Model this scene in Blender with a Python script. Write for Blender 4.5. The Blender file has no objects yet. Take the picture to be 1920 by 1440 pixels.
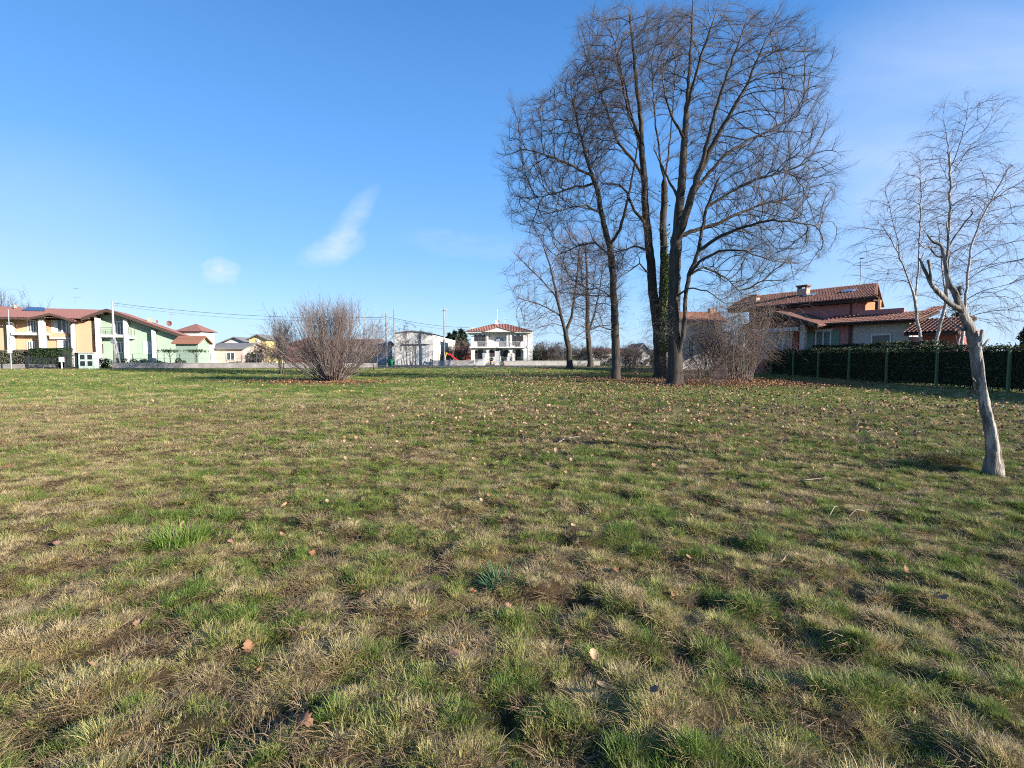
import bpy, math, random
import numpy as np
random.seed(7)
SC = bpy.context.scene
COL = SC.collection
F = 960.0
PITCH = math.atan(53 / F)
CP, SP = math.cos(PITCH), math.sin(PITCH)
CAMZ = 1.6
R = math.radians
RNG = np.random.default_rng(11)

# ---------------------------------------------------------------- survey helpers (photo pixel -> place)
def ray(px, py):
    u, v = (px - 960) / F, (720 - py) / F
    return u, CP + v * SP, -SP + v * CP
def at(px, py, D):
    x, y, z = ray(px, py)
    return np.array([x / y * D, D, CAMZ + z / y * D])
def gd(px, py):
    x, y, z = ray(px, py)
    t = -CAMZ / z
    return np.array([x * t, y * t, 0.0])
class Frame:
    """a facade: origin, heading; local x along it, local y into the house, z up"""
    def __init__(s, O, deg):
        s.O = O; s.a = R(deg)
        s.ex = (math.cos(s.a), math.sin(s.a)); s.ey = (-math.sin(s.a), math.cos(s.a))
    def p(s, px, py, yl=0.0):
        dx, dy, dz = ray(px, py)
        den = dx * s.ey[0] + dy * s.ey[1]
        t = (yl + s.O[0] * s.ey[0] + s.O[1] * s.ey[1]) / den
        X, Y = dx * t - s.O[0], dy * t - s.O[1]
        return X * s.ex[0] + Y * s.ex[1], CAMZ + dz * t

# ---------------------------------------------------------------- noise
def _h(i, j, s):
    v = np.sin(i * 127.1 + j * 311.7 + s * 74.7) * 43758.5453
    return v - np.floor(v)
def vn(x, y, s=0):
    x = np.asarray(x, float); y = np.asarray(y, float)
    i, j = np.floor(x), np.floor(y); u, v = x - i, y - j
    u = u * u * (3 - 2 * u); v = v * v * (3 - 2 * v)
    return (_h(i, j, s) * (1 - u) + _h(i + 1, j, s) * u) * (1 - v) + (_h(i, j + 1, s) * (1 - u) + _h(i + 1, j + 1, s) * u) * v
def fbm(x, y, s=0, o=4):
    t, a, n = 0, .5, 0
    for k in range(o):
        t = t + a * vn(x * 2 ** k + 17.3 * k, y * 2 ** k - 9.1 * k, s + k); n += a; a *= .5
    return t / n
def sstep(a, b, x):
    t = np.clip((x - a) / (b - a), 0, 1)
    return t * t * (3 - 2 * t)
LEAFBEDS = [(12.6, 30.0, 6.0, 3.6, 1.), (8.0, 33.5, 4.6, 2.6, .8), (-11.2, 30.2, 3.4, 1.7, 1.3), (14.8, 31.5, 3.6, 3.0, .8), (6.6, 60.0, 3, 2, .5), (11, 74, 4, 3, .4)]
MOUNDS = [(6.5, 7.62, .33, .14), (-3.25, 6.0, .30, .05)]
def hgt(x, y):
    x = np.asarray(x, float); y = np.asarray(y, float)
    d = np.hypot(x, y)
    hum = (fbm(x * 4.6, y * 4.6, 3, 3) - .5) * .165 + (vn(x * 11, y * 11, 9) - .5) * .04
    hum = hum * np.exp(-np.maximum(d - 4, 0) / 14.)
    roll = (fbm(x * .35, y * .35, 5, 3) - .5) * .16 + (fbm(x * .08, y * .08, 6, 2) - .5) * .22
    z = hum + roll * sstep(1, 6, d)
    for mx, my, r, h in MOUNDS:
        z = z + h * np.exp(-((x - mx) ** 2 + (y - my) ** 2) / (r * r))
    return z * (1 - sstep(40, 57, y)) * (1 - sstep(50, 70, d))
def greenness(x, y):
    x = np.asarray(x, float); y = np.asarray(y, float)
    g = .34 * fbm(x * .6, y * .6, 21, 3) + .66 * fbm(x * 5.2, y * 5.2, 23, 3)
    g = (g - .5) * 3.3 + .50
    g = g + .10 * sstep(6, 16, y) + .20 * sstep(16, 30, y) - .16 * sstep(-1.5, -6, x) * (1 - sstep(16, 26, y)) + .06 * sstep(0, 3, x)
    return np.clip(g, 0, 1)
def litter(x, y):
    v = np.zeros_like(np.asarray(x, float))
    n = fbm(np.asarray(x) * .9, np.asarray(y) * .9, 41, 3)
    for cx, cy, rx, ry, a in LEAFBEDS:
        q = ((x - cx) / rx) ** 2 + ((y - cy) / ry) ** 2
        v = np.maximum(v, a * np.exp(-q * .9))
    return np.clip(v * (.55 + .9 * n), 0, 1)

# ---------------------------------------------------------------- objects
def link(o, parent=None):
    COL.objects.link(o)
    if parent is not None: o.parent = parent
    return o
def tag(o, label=None, cat=None, group=None, kind=None):
    if label: o['label'] = label
    if cat: o['category'] = cat
    if group: o['group'] = group
    if kind: o['kind'] = kind
    return o
def thing(name, label, cat, loc=(0, 0, 0), rz=0, group=None):
    o = bpy.data.objects.new(name, None); link(o)
    o.location = [float(c) for c in loc]; o.rotation_euler = (0, 0, rz); o.empty_display_size = .3
    return tag(o, label, cat, group)
def copy_tree(o, parent=None):
    c = o.copy(); COL.objects.link(c)
    if parent is not None: c.parent = parent
    for ch in list(o.children): copy_tree(ch, c)
    return c
def mesh_np(name, V, Q, mat, parent=None, loc=None, attrs=None, smooth=False, midx=None, mats=None):
    V = np.ascontiguousarray(V, dtype=np.float32).reshape(-1, 3); Q = np.ascontiguousarray(Q, dtype=np.int32)
    k = Q.shape[1]; n = len(Q)
    me = bpy.data.meshes.new(name)
    me.vertices.add(len(V)); me.vertices.foreach_set('co', V.ravel())
    me.loops.add(n * k); me.loops.foreach_set('vertex_index', Q.ravel())
    me.polygons.add(n); me.polygons.foreach_set('loop_start', np.arange(0, n * k, k, dtype=np.int32))
    if smooth: me.polygons.foreach_set('use_smooth', np.ones(n, dtype=bool))
    for m in (mats or [mat]):
        if m: me.materials.append(m)
    if midx is not None: me.polygons.foreach_set('material_index', np.asarray(midx, dtype=np.int32))
    for a, v in (attrs or {}).items():
        at_ = me.attributes.new(a, 'FLOAT', 'POINT'); at_.data.foreach_set('value', np.ascontiguousarray(v, dtype=np.float32))
    me.update(calc_edges=True)
    o = bpy.data.objects.new(name, me); link(o, parent)
    if loc is not None: o.location = [float(c) for c in loc]
    return o
class MB:
    def __init__(s): s.v = []; s.f = []
    def add(s, vs, fs):
        b = len(s.v); s.v += [tuple(float(c) for c in v) for v in vs]; s.f += [[b + i for i in f] for f in fs]; return s
    def box(s, x0, x1, y0, y1, z0, z1):
        return s.add([(x0, y0, z0), (x1, y0, z0), (x1, y1, z0), (x0, y1, z0), (x0, y0, z1), (x1, y0, z1), (x1, y1, z1), (x0, y1, z1)],
                     [(0, 3, 2, 1), (4, 5, 6, 7), (0, 1, 5, 4), (1, 2, 6, 5), (2, 3, 7, 6), (3, 0, 4, 7)])
    def prism(s, pts, y0, y1):
        n = len(pts)
        vs = [(x, y0, z) for x, z in pts] + [(x, y1, z) for x, z in pts]
        return s.add(vs, [list(range(n)), list(range(2 * n - 1, n - 1, -1))] + [(i, i + n, (i + 1) % n + n, (i + 1) % n) for i in range(n)])
    def prismx(s, pts, x0, x1):
        n = len(pts)
        vs = [(x0, y, z) for y, z in pts] + [(x1, y, z) for y, z in pts]
        return s.add(vs, [list(range(n)), list(range(2 * n - 1, n - 1, -1))] + [(i, i + n, (i + 1) % n + n, (i + 1) % n) for i in range(n)])
    def slab(s, P, t):
        P = [tuple(p) for p in P]; n = len(P)
        vs = P + [(x, y, z - t) for x, y, z in P]
        return s.add(vs, [list(range(n)), list(range(2 * n - 1, n - 1, -1))] + [(i, i + n, (i + 1) % n + n, (i + 1) % n) for i in range(n)])
    def tube(s, pts, r, S=6, taper=None):
        pts = [np.array(p, float) for p in pts]; n = len(pts); rs = [r if taper is None else r + (taper - r) * i / (n - 1) for i in range(n)]
        d = pts[-1] - pts[0]; d /= np.linalg.norm(d) + 1e-9
        ref = np.array([1., 0, 0]) if abs(d[0]) < .8 else np.array([0, 1., 0])
        vs, fs = [], []
        for i in range(n):
            t = pts[min(i + 1, n - 1)] - pts[max(i - 1, 0)]; t /= np.linalg.norm(t) + 1e-9
            a = np.cross(t, ref); a /= np.linalg.norm(a) + 1e-9; b = np.cross(t, a)
            for k in range(S):
                th = 2 * math.pi * k / S; vs.append(pts[i] + rs[i] * (a * math.cos(th) + b * math.sin(th)))
        for i in range(n - 1):
            for k in range(S):
                fs.append((i * S + k, i * S + (k + 1) % S, (i + 1) * S + (k + 1) % S, (i + 1) * S + k))
        fs += [list(range(S))[::-1], [(n - 1) * S + k for k in range(S)]]
        return s.add(vs, fs)
    def corrug(s, x0, x1, bot, top, pitch=.22, amp=.03, rows=6, drop=.05):
        """a tiled slope: rolls run from bot(x) up to top(x), each course a small step"""
        nx = max(2, int(round((x1 - x0) / pitch * 6))); xs = [x0 + (x1 - x0) * i / nx for i in range(nx + 1)]
        vs, fs = [], []
        for x in xs:
            b, t = bot(x), top(x); w = amp * math.cos(2 * math.pi * (x - x0) / pitch)
            for k in range(rows):
                for e in (0, 1):
                    f = (k + e * .999) / rows
                    vs.append((x, b[0] + (t[0] - b[0]) * f, b[1] + (t[1] - b[1]) * f + w + (.025 if e == 0 else 0)))
        m = rows * 2
        for i in range(nx):
            for k in range(m - 1): fs.append((i * m + k, (i + 1) * m + k, (i + 1) * m + k + 1, i * m + k + 1))
        return s.add(vs, fs)
    def build(s, name, mat, parent=None, label=None, smooth=False, bevel=0):
        me = bpy.data.meshes.new(name); me.from_pydata(s.v, [], s.f); me.materials.append(mat)
        if smooth:
            for p in me.polygons: p.use_smooth = True
        me.update()
        o = bpy.data.objects.new(name, me); link(o, parent)
        if bevel:
            m = o.modifiers.new('edge', 'BEVEL'); m.width = bevel; m.segments = 2; m.limit_method = 'ANGLE'
        if label: o['label'] = label
        return o
def swapxy(mb):
    mb.v = [(y, x, z) for x, y, z in mb.v]; return mb
def arch_pts(x0, x1, zs, n=10, rise=None):
    c, r = (x0 + x1) / 2, (x1 - x0) / 2; h = r if rise is None else rise
    return [(c - r * math.cos(math.pi * i / n), zs + h * math.sin(math.pi * i / n)) for i in range(n + 1)]

# ---------------------------------------------------------------- materials
def mat(name, base, rough=.85, spec=.3, vary=.15, scale=3., bump=0., bscale=40., metal=0., coord='Object', detail=5, col2=None, split=.5, hard=.25):
    m = bpy.data.materials.new(name); m.use_nodes = True; nt = m.node_tree; n, l = nt.nodes, nt.links
    b = n['Principled BSDF']; b.inputs['Roughness'].default_value = rough; b.inputs['Specular IOR Level'].default_value = spec; b.inputs['Metallic'].default_value = metal
    tc = n.new('ShaderNodeTexCoord')
    nz = n.new('ShaderNodeTexNoise'); nz.inputs['Scale'].default_value = scale; nz.inputs['Detail'].default_value = detail
    l.new(tc.outputs[coord], nz.inputs['Vector'])
    rp = n.new('ShaderNodeValToRGB')
    c2 = col2 if col2 else tuple(c * (1 - vary) for c in base); c1 = base if col2 else tuple(min(1, c * (1 + vary)) for c in base)
    rp.color_ramp.elements[0].position = split - hard; rp.color_ramp.elements[1].position = split + hard
    rp.color_ramp.elements[0].color = (*c2, 1); rp.color_ramp.elements[1].color = (*c1, 1)
    l.new(nz.outputs['Fac'], rp.inputs['Fac']); l.new(rp.outputs['Color'], b.inputs['Base Color'])
    if bump:
        n2 = n.new('ShaderNodeTexNoise'); n2.inputs['Scale'].default_value = bscale; n2.inputs['Detail'].default_value = 4
        l.new(tc.outputs[coord], n2.inputs['Vector'])
        bp = n.new('ShaderNodeBump'); bp.inputs['Strength'].default_value = bump; bp.inputs['Distance'].default_value = .02
        l.new(n2.outputs['Fac'], bp.inputs['Height']); l.new(bp.outputs['Normal'], b.inputs['Normal'])
    return m
def blade_mat(name, stops, trans=.35, attr='bv', inst=None, rough=.6, sat=0.25):
    """leaf or blade: colour by a per-blade attribute, light through the blade"""
    m = bpy.data.materials.new(name); m.use_nodes = True; nt = m.node_tree; n, l = nt.nodes, nt.links
    b = n['Principled BSDF']; out = n['Material Output']
    a = n.new('ShaderNodeAttribute'); a.attribute_name = attr
    fac = a.outputs['Fac']
    if inst:
        i = n.new('ShaderNodeAttribute'); i.attribute_name = inst; i.attribute_type = 'INSTANCER'
        mx = n.new('ShaderNodeMath'); mx.operation = 'MULTIPLY_ADD'; l.new(fac, mx.inputs[0]); mx.inputs[1].default_value = sat; l.new(i.outputs['Fac'], mx.inputs[2])
        ad = n.new('ShaderNodeMath'); ad.operation = 'SUBTRACT'; ad.inputs[1].default_value = sat / 2; l.new(mx.outputs[0], ad.inputs[0]); fac = ad.outputs[0]
    rp = n.new('ShaderNodeValToRGB'); e = rp.color_ramp.elements
    while len(e) < len(stops): e.new(.5)
    for k, (p, c) in enumerate(stops): e[k].position = p; e[k].color = (*c, 1)
    l.new(fac, rp.inputs['Fac']); l.new(rp.outputs['Color'], b.inputs['Base Color'])
    b.inputs['Roughness'].default_value = rough; b.inputs['Specular IOR Level'].default_value = .25
    if trans:
        t = n.new('ShaderNodeBsdfTranslucent'); l.new(rp.outputs['Color'], t.inputs['Color'])
        mixs = n.new('ShaderNodeMixShader'); mixs.inputs[0].default_value = trans
        l.new(b.outputs[0], mixs.inputs[1]); l.new(t.outputs[0], mixs.inputs[2]); l.new(mixs.outputs[0], out.inputs['Surface'])
    return m

# ---------------------------------------------------------------- camera, sun, sky
cam = bpy.data.objects.new('camera', bpy.data.cameras.new('camera')); link(cam)
cam.location = (0, 0, CAMZ); cam.rotation_euler = (math.pi / 2 - PITCH, 0, 0)
cam.data.sensor_width = 36; cam.data.lens = 18.0; cam.data.clip_start = .05; cam.data.clip_end = 6000
SC.camera = cam
SUN_EL, SUN_AZ = R(18), math.atan2(.88, -.475)      # azimuth clockwise from +Y
sl = bpy.data.lights.new('sun', 'SUN'); sl.energy = 5.0; sl.angle = R(.55); sl.color = (1, .93, .825)
sun = bpy.data.objects.new('sun', sl); link(sun); sun.location = (60, -35, 40)
sd = np.array([math.sin(SUN_AZ) * math.cos(SUN_EL), math.cos(SUN_AZ) * math.cos(SUN_EL), math.sin(SUN_EL)])
from mathutils import Vector
sun.rotation_euler = Vector(sd).to_track_quat('Z', 'Y').to_euler()
SKYG = 5.4
W = bpy.data.worlds.new('World'); SC.world = W; W.use_nodes = True
nt = W.node_tree; N, L = nt.nodes, nt.links
sky = N.new('ShaderNodeTexSky'); sky.sky_type = 'NISHITA'; sky.sun_disc = False; sky.sun_elevation = SUN_EL; sky.sun_rotation = SUN_AZ
sky.air_density = 1.0; sky.dust_density = .3; sky.ozone_density = 2.5; sky.altitude = 200
hs = N.new('ShaderNodeHueSaturation'); hs.inputs['Saturation'].default_value = 1.12
L.new(sky.outputs[0], hs.inputs['Color'])
tc = N.new('ShaderNodeTexCoord'); sx = N.new('ShaderNodeSeparateXYZ'); L.new(tc.outputs['Generated'], sx.inputs[0])
def M(op, a, b=None, c=None, clamp=False):
    m = N.new('ShaderNodeMath'); m.operation = op; m.use_clamp = clamp
    for i, v in enumerate((a, b, c)):
        if v is None: continue
        if isinstance(v, (int, float)): m.inputs[i].default_value = v
        else: L.new(v, m.inputs[i])
    return m.outputs[0]
yy = M('MAXIMUM', sx.outputs['Y'], .02); U = M('DIVIDE', sx.outputs['X'], yy); Vv = M('DIVIDE', sx.outputs['Z'], yy)
cv = N.new('ShaderNodeCombineXYZ'); L.new(U, cv.inputs[0]); L.new(Vv, cv.inputs[1])
def wnoise(scale, det, rough=.6, stretch=(1, 1, 1), rot=0, dist=0, out='Fac'):
    mp = N.new('ShaderNodeMapping'); mp.inputs['Scale'].default_value = stretch; mp.inputs['Rotation'].default_value = (0, 0, rot); L.new(cv.outputs[0], mp.inputs['Vector'])
    nz = N.new('ShaderNodeTexNoise'); nz.inputs['Scale'].default_value = scale; nz.inputs['Detail'].default_value = det; nz.inputs['Roughness'].default_value = rough; nz.inputs['Distortion'].default_value = dist
    L.new(mp.outputs[0], nz.inputs['Vector']); return nz.outputs[out]
wob = N.new('ShaderNodeSeparateXYZ'); L.new(wnoise(16, 5, .62, out='Color'), wob.inputs[0])
UW = M('ADD', U, M('MULTIPLY', M('SUBTRACT', wob.outputs[0], .5), .055)); VW = M('ADD', Vv, M('MULTIPLY', M('SUBTRACT', wob.outputs[1], .5), .045))
def blob(cu, cv_, ru, rv, ang, p=1.0):
    ca, sa = math.cos(ang), math.sin(ang)
    du, dv = M('SUBTRACT', UW, cu), M('SUBTRACT', VW, cv_)
    a = M('DIVIDE', M('ADD', M('MULTIPLY', du, ca), M('MULTIPLY', dv, sa)), ru)
    b = M('DIVIDE', M('SUBTRACT', M('MULTIPLY', dv, ca), M('MULTIPLY', du, sa)), rv)
    q = M('ADD', M('MULTIPLY', a, a), M('MULTIPLY', b, b))
    return M('POWER', M('SUBTRACT', 1, q, clamp=True), p)
def ramp01(x, lo, hi): return M('DIVIDE', M('SUBTRACT', x, lo), hi - lo, clamp=True)
wisp = ramp01(wnoise(9, 7, .66, (1, 3.4, 1), R(-50), .5), .28, .72); soft = ramp01(wnoise(2.6, 5, .58, (1, 2.2, 1), R(-20), .4), .35, .75)
fine = ramp01(wnoise(34, 5, .62, (1, 1.8, 1), R(-48), .3), .25, .75)
mixw = M('ADD', M('MULTIPLY', wisp, .7), M('MULTIPLY', fine, .3))
c1 = M('MULTIPLY', M('ADD', M('MULTIPLY', blob(-.308, .262, .088, .026, R(49), 1.2), .55), M('MULTIPLY', blob(-.345, .208, .080, .034, R(22), 1.2), .8)), M('ADD', M('MULTIPLY', mixw, .8), .15))
c2 = M('MULTIPLY', blob(-.563, .161, .042, .030, R(0), .9), M('ADD', M('MULTIPLY', fine, .55), .18))
c3 = M('MULTIPLY', blob(-.08, .215, .16, .030, R(-6), 1.2), M('MULTIPLY', wisp, .22))
c4 = M('MULTIPLY', blob(.92, .36, .50, .42, R(10)), M('ADD', M('MULTIPLY', soft, .36), .22))
c5 = M('MULTIPLY', blob(.80, .28, .22, .10, R(20)), M('MULTIPLY', wisp, .25))
c6 = M('MULTIPLY', blob(-1.05, .1, .55, .36, R(0)), .22)
cl = M('ADD', M('ADD', M('ADD', c1, c2), M('ADD', c3, c4)), M('ADD', c5, c6), clamp=True)
# clear winter air: deep blue overhead, pale cyan at the horizon, laid over the physical sky
el = N.new('ShaderNodeValToRGB'); e = el.color_ramp.elements
STOPS = [(0, (.42, .67, .97)), (.07, (.355, .62, .99)), (.18, (.22, .50, .98)), (.34, (.135, .39, .90)), (.55, (.070, .250, .66)), (1, (.035, .13, .40))]
while len(e) < len(STOPS): e.new(.5)
for k, (p, c) in enumerate(STOPS): e[k].position = p; e[k].color = (*c, 1)
L.new(sx.outputs['Z'], el.inputs['Fac'])
gain = N.new('ShaderNodeMix'); gain.data_type = 'RGBA'; gain.blend_type = 'MULTIPLY'; gain.inputs['Factor'].default_value = 1; L.new(el.outputs[0], gain.inputs['A']); gain.inputs['B'].default_value = (SKYG, SKYG, SKYG, 1)
blend = N.new('ShaderNodeMix'); blend.data_type = 'RGBA'; blend.inputs['Factor'].default_value = .8; L.new(hs.outputs[0], blend.inputs['A']); L.new(gain.outputs['Result'], blend.inputs['B'])
mxc = N.new('ShaderNodeMix'); mxc.data_type = 'RGBA'; L.new(cl, mxc.inputs['Factor']); L.new(blend.outputs['Result'], mxc.inputs['A']); mxc.inputs['B'].default_value = (.70 * SKYG, .80 * SKYG, 1.0 * SKYG, 1)
bg = N['Background']; bg.inputs['Strength'].default_value = .10; L.new(mxc.outputs['Result'], bg.inputs['Color'])
SC.view_settings.view_transform = 'Standard'; SC.view_settings.look = 'None'; SC.view_settings.exposure = 1.15; SC.view_settings.gamma = 1
SC.cycles.max_bounces = 6; SC.cycles.diffuse_bounces = 3; SC.cycles.glossy_bounces = 2; SC.cycles.transmission_bounces = 3; SC.cycles.transparent_max_bounces = 6
SC.cycles.use_denoising = False; SC.cycles.filter_width = 1.05; SC.cycles.use_light_tree = False; SC.cycles.use_adaptive_sampling = False
SC.cycles.caustics_reflective = False; SC.cycles.caustics_refractive = False
# ================================================================ ground, grass, fallen leaves
def ladder(lo, hi, fine, grow, mid=0.0, flat=8.0):
    out = [mid]; s = fine
    while out[-1] < hi:
        if out[-1] - mid > flat: s *= grow
        out.append(out[-1] + s)
    a = out; out = [mid]; s = fine
    while out[-1] > lo:
        if mid - out[-1] > flat: s *= grow
        out.append(out[-1] - s)
    return np.array(sorted(set(a + out[1:])))
gx = ladder(-1800, 1800, .07, 1.045, 0, 6.5); gy = ladder(-60, 2600, .07, 1.04, 4.5, 4.2)
GX, GY = np.meshgrid(gx, gy, indexing='ij'); GZ = hgt(GX, GY)
nx_, ny_ = GX.shape; idx = np.arange(nx_ * ny_).reshape(nx_, ny_)
Qg = np.stack([idx[:-1, :-1], idx[1:, :-1], idx[1:, 1:], idx[:-1, 1:]], -1).reshape(-1, 4)
gm = bpy.data.materials.new('turf_soil'); gm.use_nodes = True; nt2 = gm.node_tree; n, l = nt2.nodes, nt2.links
b = n['Principled BSDF']; b.inputs['Roughness'].default_value = .95; b.inputs['Specular IOR Level'].default_value = .1
tco = n.new('ShaderNodeTexCoord')
def gnoise(sc, det=6, rough=.6, stretch=None):
    nz = n.new('ShaderNodeTexNoise'); nz.inputs['Scale'].default_value = sc; nz.inputs['Detail'].default_value = det; nz.inputs['Roughness'].default_value = rough
    l.new(tco.outputs['Object'], nz.inputs['Vector']); return nz.outputs['Fac']
def gattr(a):
    q = n.new('ShaderNodeAttribute'); q.attribute_name = a; return q.outputs['Fac']
def gmath(op, a, b_=None, clamp=False):
    m = n.new('ShaderNodeMath'); m.operation = op; m.use_clamp = clamp
    for i, v in enumerate((a, b_)):
        if v is None: continue
        if isinstance(v, (int, float)): m.inputs[i].default_value = v
        else: l.new(v, m.inputs[i])
    return m.outputs[0]
def gramp(fac, stops):
    r = n.new('ShaderNodeValToRGB'); e = r.color_ramp.elements
    while len(e) < len(stops): e.new(.5)
    for k, (p, c) in enumerate(stops): e[k].position = p; e[k].color = (*c, 1)
    l.new(fac, r.inputs['Fac']); return r.outputs['Color']
def gmix(fac, a, b_):
    m = n.new('ShaderNodeMix'); m.data_type = 'RGBA'
    l.new(fac, m.inputs['Factor']) if not isinstance(fac, (int, float)) else None
    for k, v in (('A', a), ('B', b_)):
        if isinstance(v, tuple): m.inputs[k].default_value = (*v, 1)
        else: l.new(v, m.inputs[k])
    return m.outputs['Result']
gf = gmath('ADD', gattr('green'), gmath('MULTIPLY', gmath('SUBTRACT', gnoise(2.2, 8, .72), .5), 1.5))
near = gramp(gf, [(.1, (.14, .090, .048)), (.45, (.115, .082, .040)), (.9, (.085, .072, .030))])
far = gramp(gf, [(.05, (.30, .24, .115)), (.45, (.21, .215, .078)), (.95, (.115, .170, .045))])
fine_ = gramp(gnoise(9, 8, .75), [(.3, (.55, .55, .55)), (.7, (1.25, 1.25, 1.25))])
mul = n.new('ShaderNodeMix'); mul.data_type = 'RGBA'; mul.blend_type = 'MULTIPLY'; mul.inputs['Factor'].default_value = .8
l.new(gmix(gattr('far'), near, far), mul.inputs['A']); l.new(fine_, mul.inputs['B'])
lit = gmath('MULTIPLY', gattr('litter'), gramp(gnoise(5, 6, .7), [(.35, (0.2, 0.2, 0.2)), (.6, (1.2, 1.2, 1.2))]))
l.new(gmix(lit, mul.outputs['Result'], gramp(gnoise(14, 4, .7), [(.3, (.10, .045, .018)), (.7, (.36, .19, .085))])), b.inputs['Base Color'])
bp = n.new('ShaderNodeBump'); bp.inputs['Strength'].default_value = .9; bp.inputs['Distance'].default_value = .09
l.new(gnoise(28, 6, .8), bp.inputs['Height']); l.new(bp.outputs['Normal'], b.inputs['Normal'])
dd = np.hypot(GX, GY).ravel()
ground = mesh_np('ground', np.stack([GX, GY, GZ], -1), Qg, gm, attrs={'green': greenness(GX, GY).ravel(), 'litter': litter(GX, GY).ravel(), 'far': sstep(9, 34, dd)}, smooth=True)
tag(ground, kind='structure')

# ---- grass tufts (prototypes live outside the scene; one object scatters them)
def tuft(name, nb, rad, hmin, hmax, wid, lean, curl, seed, dry=0., segs=4):
    g = np.random.default_rng(seed); V, Q, A = [], [], []
    for i in range(nb):
        a = g.uniform(0, 6.283); r = rad * math.sqrt(g.uniform()); az = a + g.normal(0, .7)
        ln = g.uniform(hmin, hmax); w = wid * g.uniform(.6, 1.25); th = abs(g.normal(lean, .28)); bend = curl * g.uniform(.3, 1.5)
        p = np.array([r * math.cos(a), r * math.sin(a), -.012]); side = np.array([-math.sin(az), math.cos(az), 0]); tw = g.uniform(-.6, .6)
        side = side * math.cos(tw) + np.array([0, 0, 1]) * math.sin(tw); base = len(V); c = g.uniform()
        for k in range(segs + 1):
            f = k / segs; ww = w * (1 - f ** 1.8) * .5 + .0002
            V += [p - side * ww, p + side * ww]; A += [c, c]
            t = min(th + bend * f, 1.9)
            p = p + ln / segs * np.array([math.sin(t) * math.cos(az), math.sin(t) * math.sin(az), math.cos(t)])
            az += g.normal(0, .12)
            if p[2] < .004: p[2] = .004 + .003 * g.uniform()
        for k in range(segs): Q.append((base + 2 * k, base + 2 * k + 1, base + 2 * k + 3, base + 2 * k + 2))
    return name, np.array(V), np.array(Q), np.array(A)
DRYC = [(.0, (.56, .43, .25)), (.22, (.52, .41, .19)), (.42, (.42, .385, .135)), (.66, (.26, .295, .070)), (1., (.125, .205, .038))]
grass_m = blade_mat('grass_blade', DRYC, trans=.32, inst='tint', sat=.42)
protos = [tuft('grass_a', 46, .052, .035, .080, .0034, .45, .8, 1), tuft('grass_b', 46, .062, .045, .10, .0032, .7, .95, 2),
          tuft('grass_c', 52, .085, .07, .15, .0026, 1.05, .7, 3), tuft('grass_d', 52, .10, .06, .14, .0024, 1.28, .45, 4),
          tuft('grass_e', 34, .048, .07, .15, .0042, .45, .95, 5), tuft('grass_f', 60, .16, .04, .085, .0060, .75, .6, 6, segs=2),
          tuft('grass_g', 60, .17, .05, .10, .0060, 1.1, .5, 7, segs=2)]
thatch_m = blade_mat('dead_thatch', [(0, (.15, .095, .05)), (.5, (.26, .18, .10)), (1, (.40, .30, .17))], trans=.2)
protos.append(tuft('grass_h', 60, .10, .05, .12, .0026, 1.45, .2, 8))
protos.append(tuft('grass_i', 70, .17, .05, .12, .0055, 1.45, .2, 9, segs=2))
gcol = bpy.data.collections.new('grass_kinds')
for nm, V, Q, A in protos:
    o = mesh_np(nm, V, Q, thatch_m if nm[-1] in 'hi' else grass_m, attrs={'bv': A}); COL.objects.unlink(o); gcol.objects.link(o)
P, ROT, SCL, KND, TNT = [], [], [], [], []
def scatter(y0, y1, dens, kinds_green, kinds_dry, s0, s1, halfw=1.22, pad=2.2, thr=.0):
    n_ = int(dens * ((y1 - y0) * (halfw * (y0 + y1) + 2 * pad)))
    t = RNG.uniform(size=n_); wy0, wy1 = halfw * y0 + pad, halfw * y1 + pad
    y = y0 + (y1 - y0) * (np.sqrt(wy0 ** 2 + t * (wy1 ** 2 - wy0 ** 2)) - wy0) / (wy1 - wy0)
    x = RNG.uniform(-1, 1, n_) * (halfw * y + pad)
    g = greenness(x, y)
    bald = fbm(x * 5.6, y * 5.6, 77, 3); hum = fbm(x * 4.6, y * 4.6, 3, 3)
    keep = (bald > .335 + thr + .12 * RNG.uniform(size=n_)) & (RNG.uniform(size=n_) > litter(x, y) * 1.7)
    keep &= ~(((x + 3.25) / .42) ** 2 + ((y - 6.0) / .22) ** 2 < RNG.uniform(.4, 1.1, n_)) & (np.hypot(x - 6.78, y - 7.1) > .12)
    keep = keep if thr > -1 else np.ones(n_, bool)
    keep &= (x < 22.3) | (y < 10)
    x, y, g, bald, hum = x[keep], y[keep], g[keep], bald[keep], hum[keep]; n_ = len(x)
    gg = np.clip(g + RNG.normal(0, .20, n_), 0, 1); isg = gg > .46
    k = np.where(isg, RNG.choice(kinds_green, n_), RNG.choice(kinds_dry, n_))
    sc = RNG.uniform(s0, s1, n_) * (1.0 if thr < -1 else (.42 + 1.05 * bald + .6 * (hum - .5)))
    P.append(np.stack([x, y, hgt(x, y) - .006], -1)); KND.append(k); TNT.append(np.clip(gg + RNG.normal(0, .07, n_), 0, 1))
    ROT.append(np.stack([RNG.normal(0, .16, n_), RNG.normal(0, .16, n_), RNG.uniform(0, 6.283, n_)], -1))
    SCL.append(np.stack([sc, sc, sc * RNG.uniform(.75, 1.15, n_)], -1))
scatter(1.2, 4.2, 90, [7], [7], .8, 1.2, thr=-9); scatter(4.2, 8., 60, [7], [7], .9, 1.3, thr=-9); scatter(8., 16., 22, [8], [8], 1., 1.5, 1.1, 1.5, thr=-9)
scatter(1.2, 4.2, 520, [0, 1], [1, 0, 3], .30, .52, thr=-9); scatter(4.2, 8., 380, [0, 1], [1, 0, 3], .36, .6, thr=-9); scatter(8., 14., 110, [5, 1], [6, 1], .4, .7, 1.12, 1.5, thr=-9)
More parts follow.
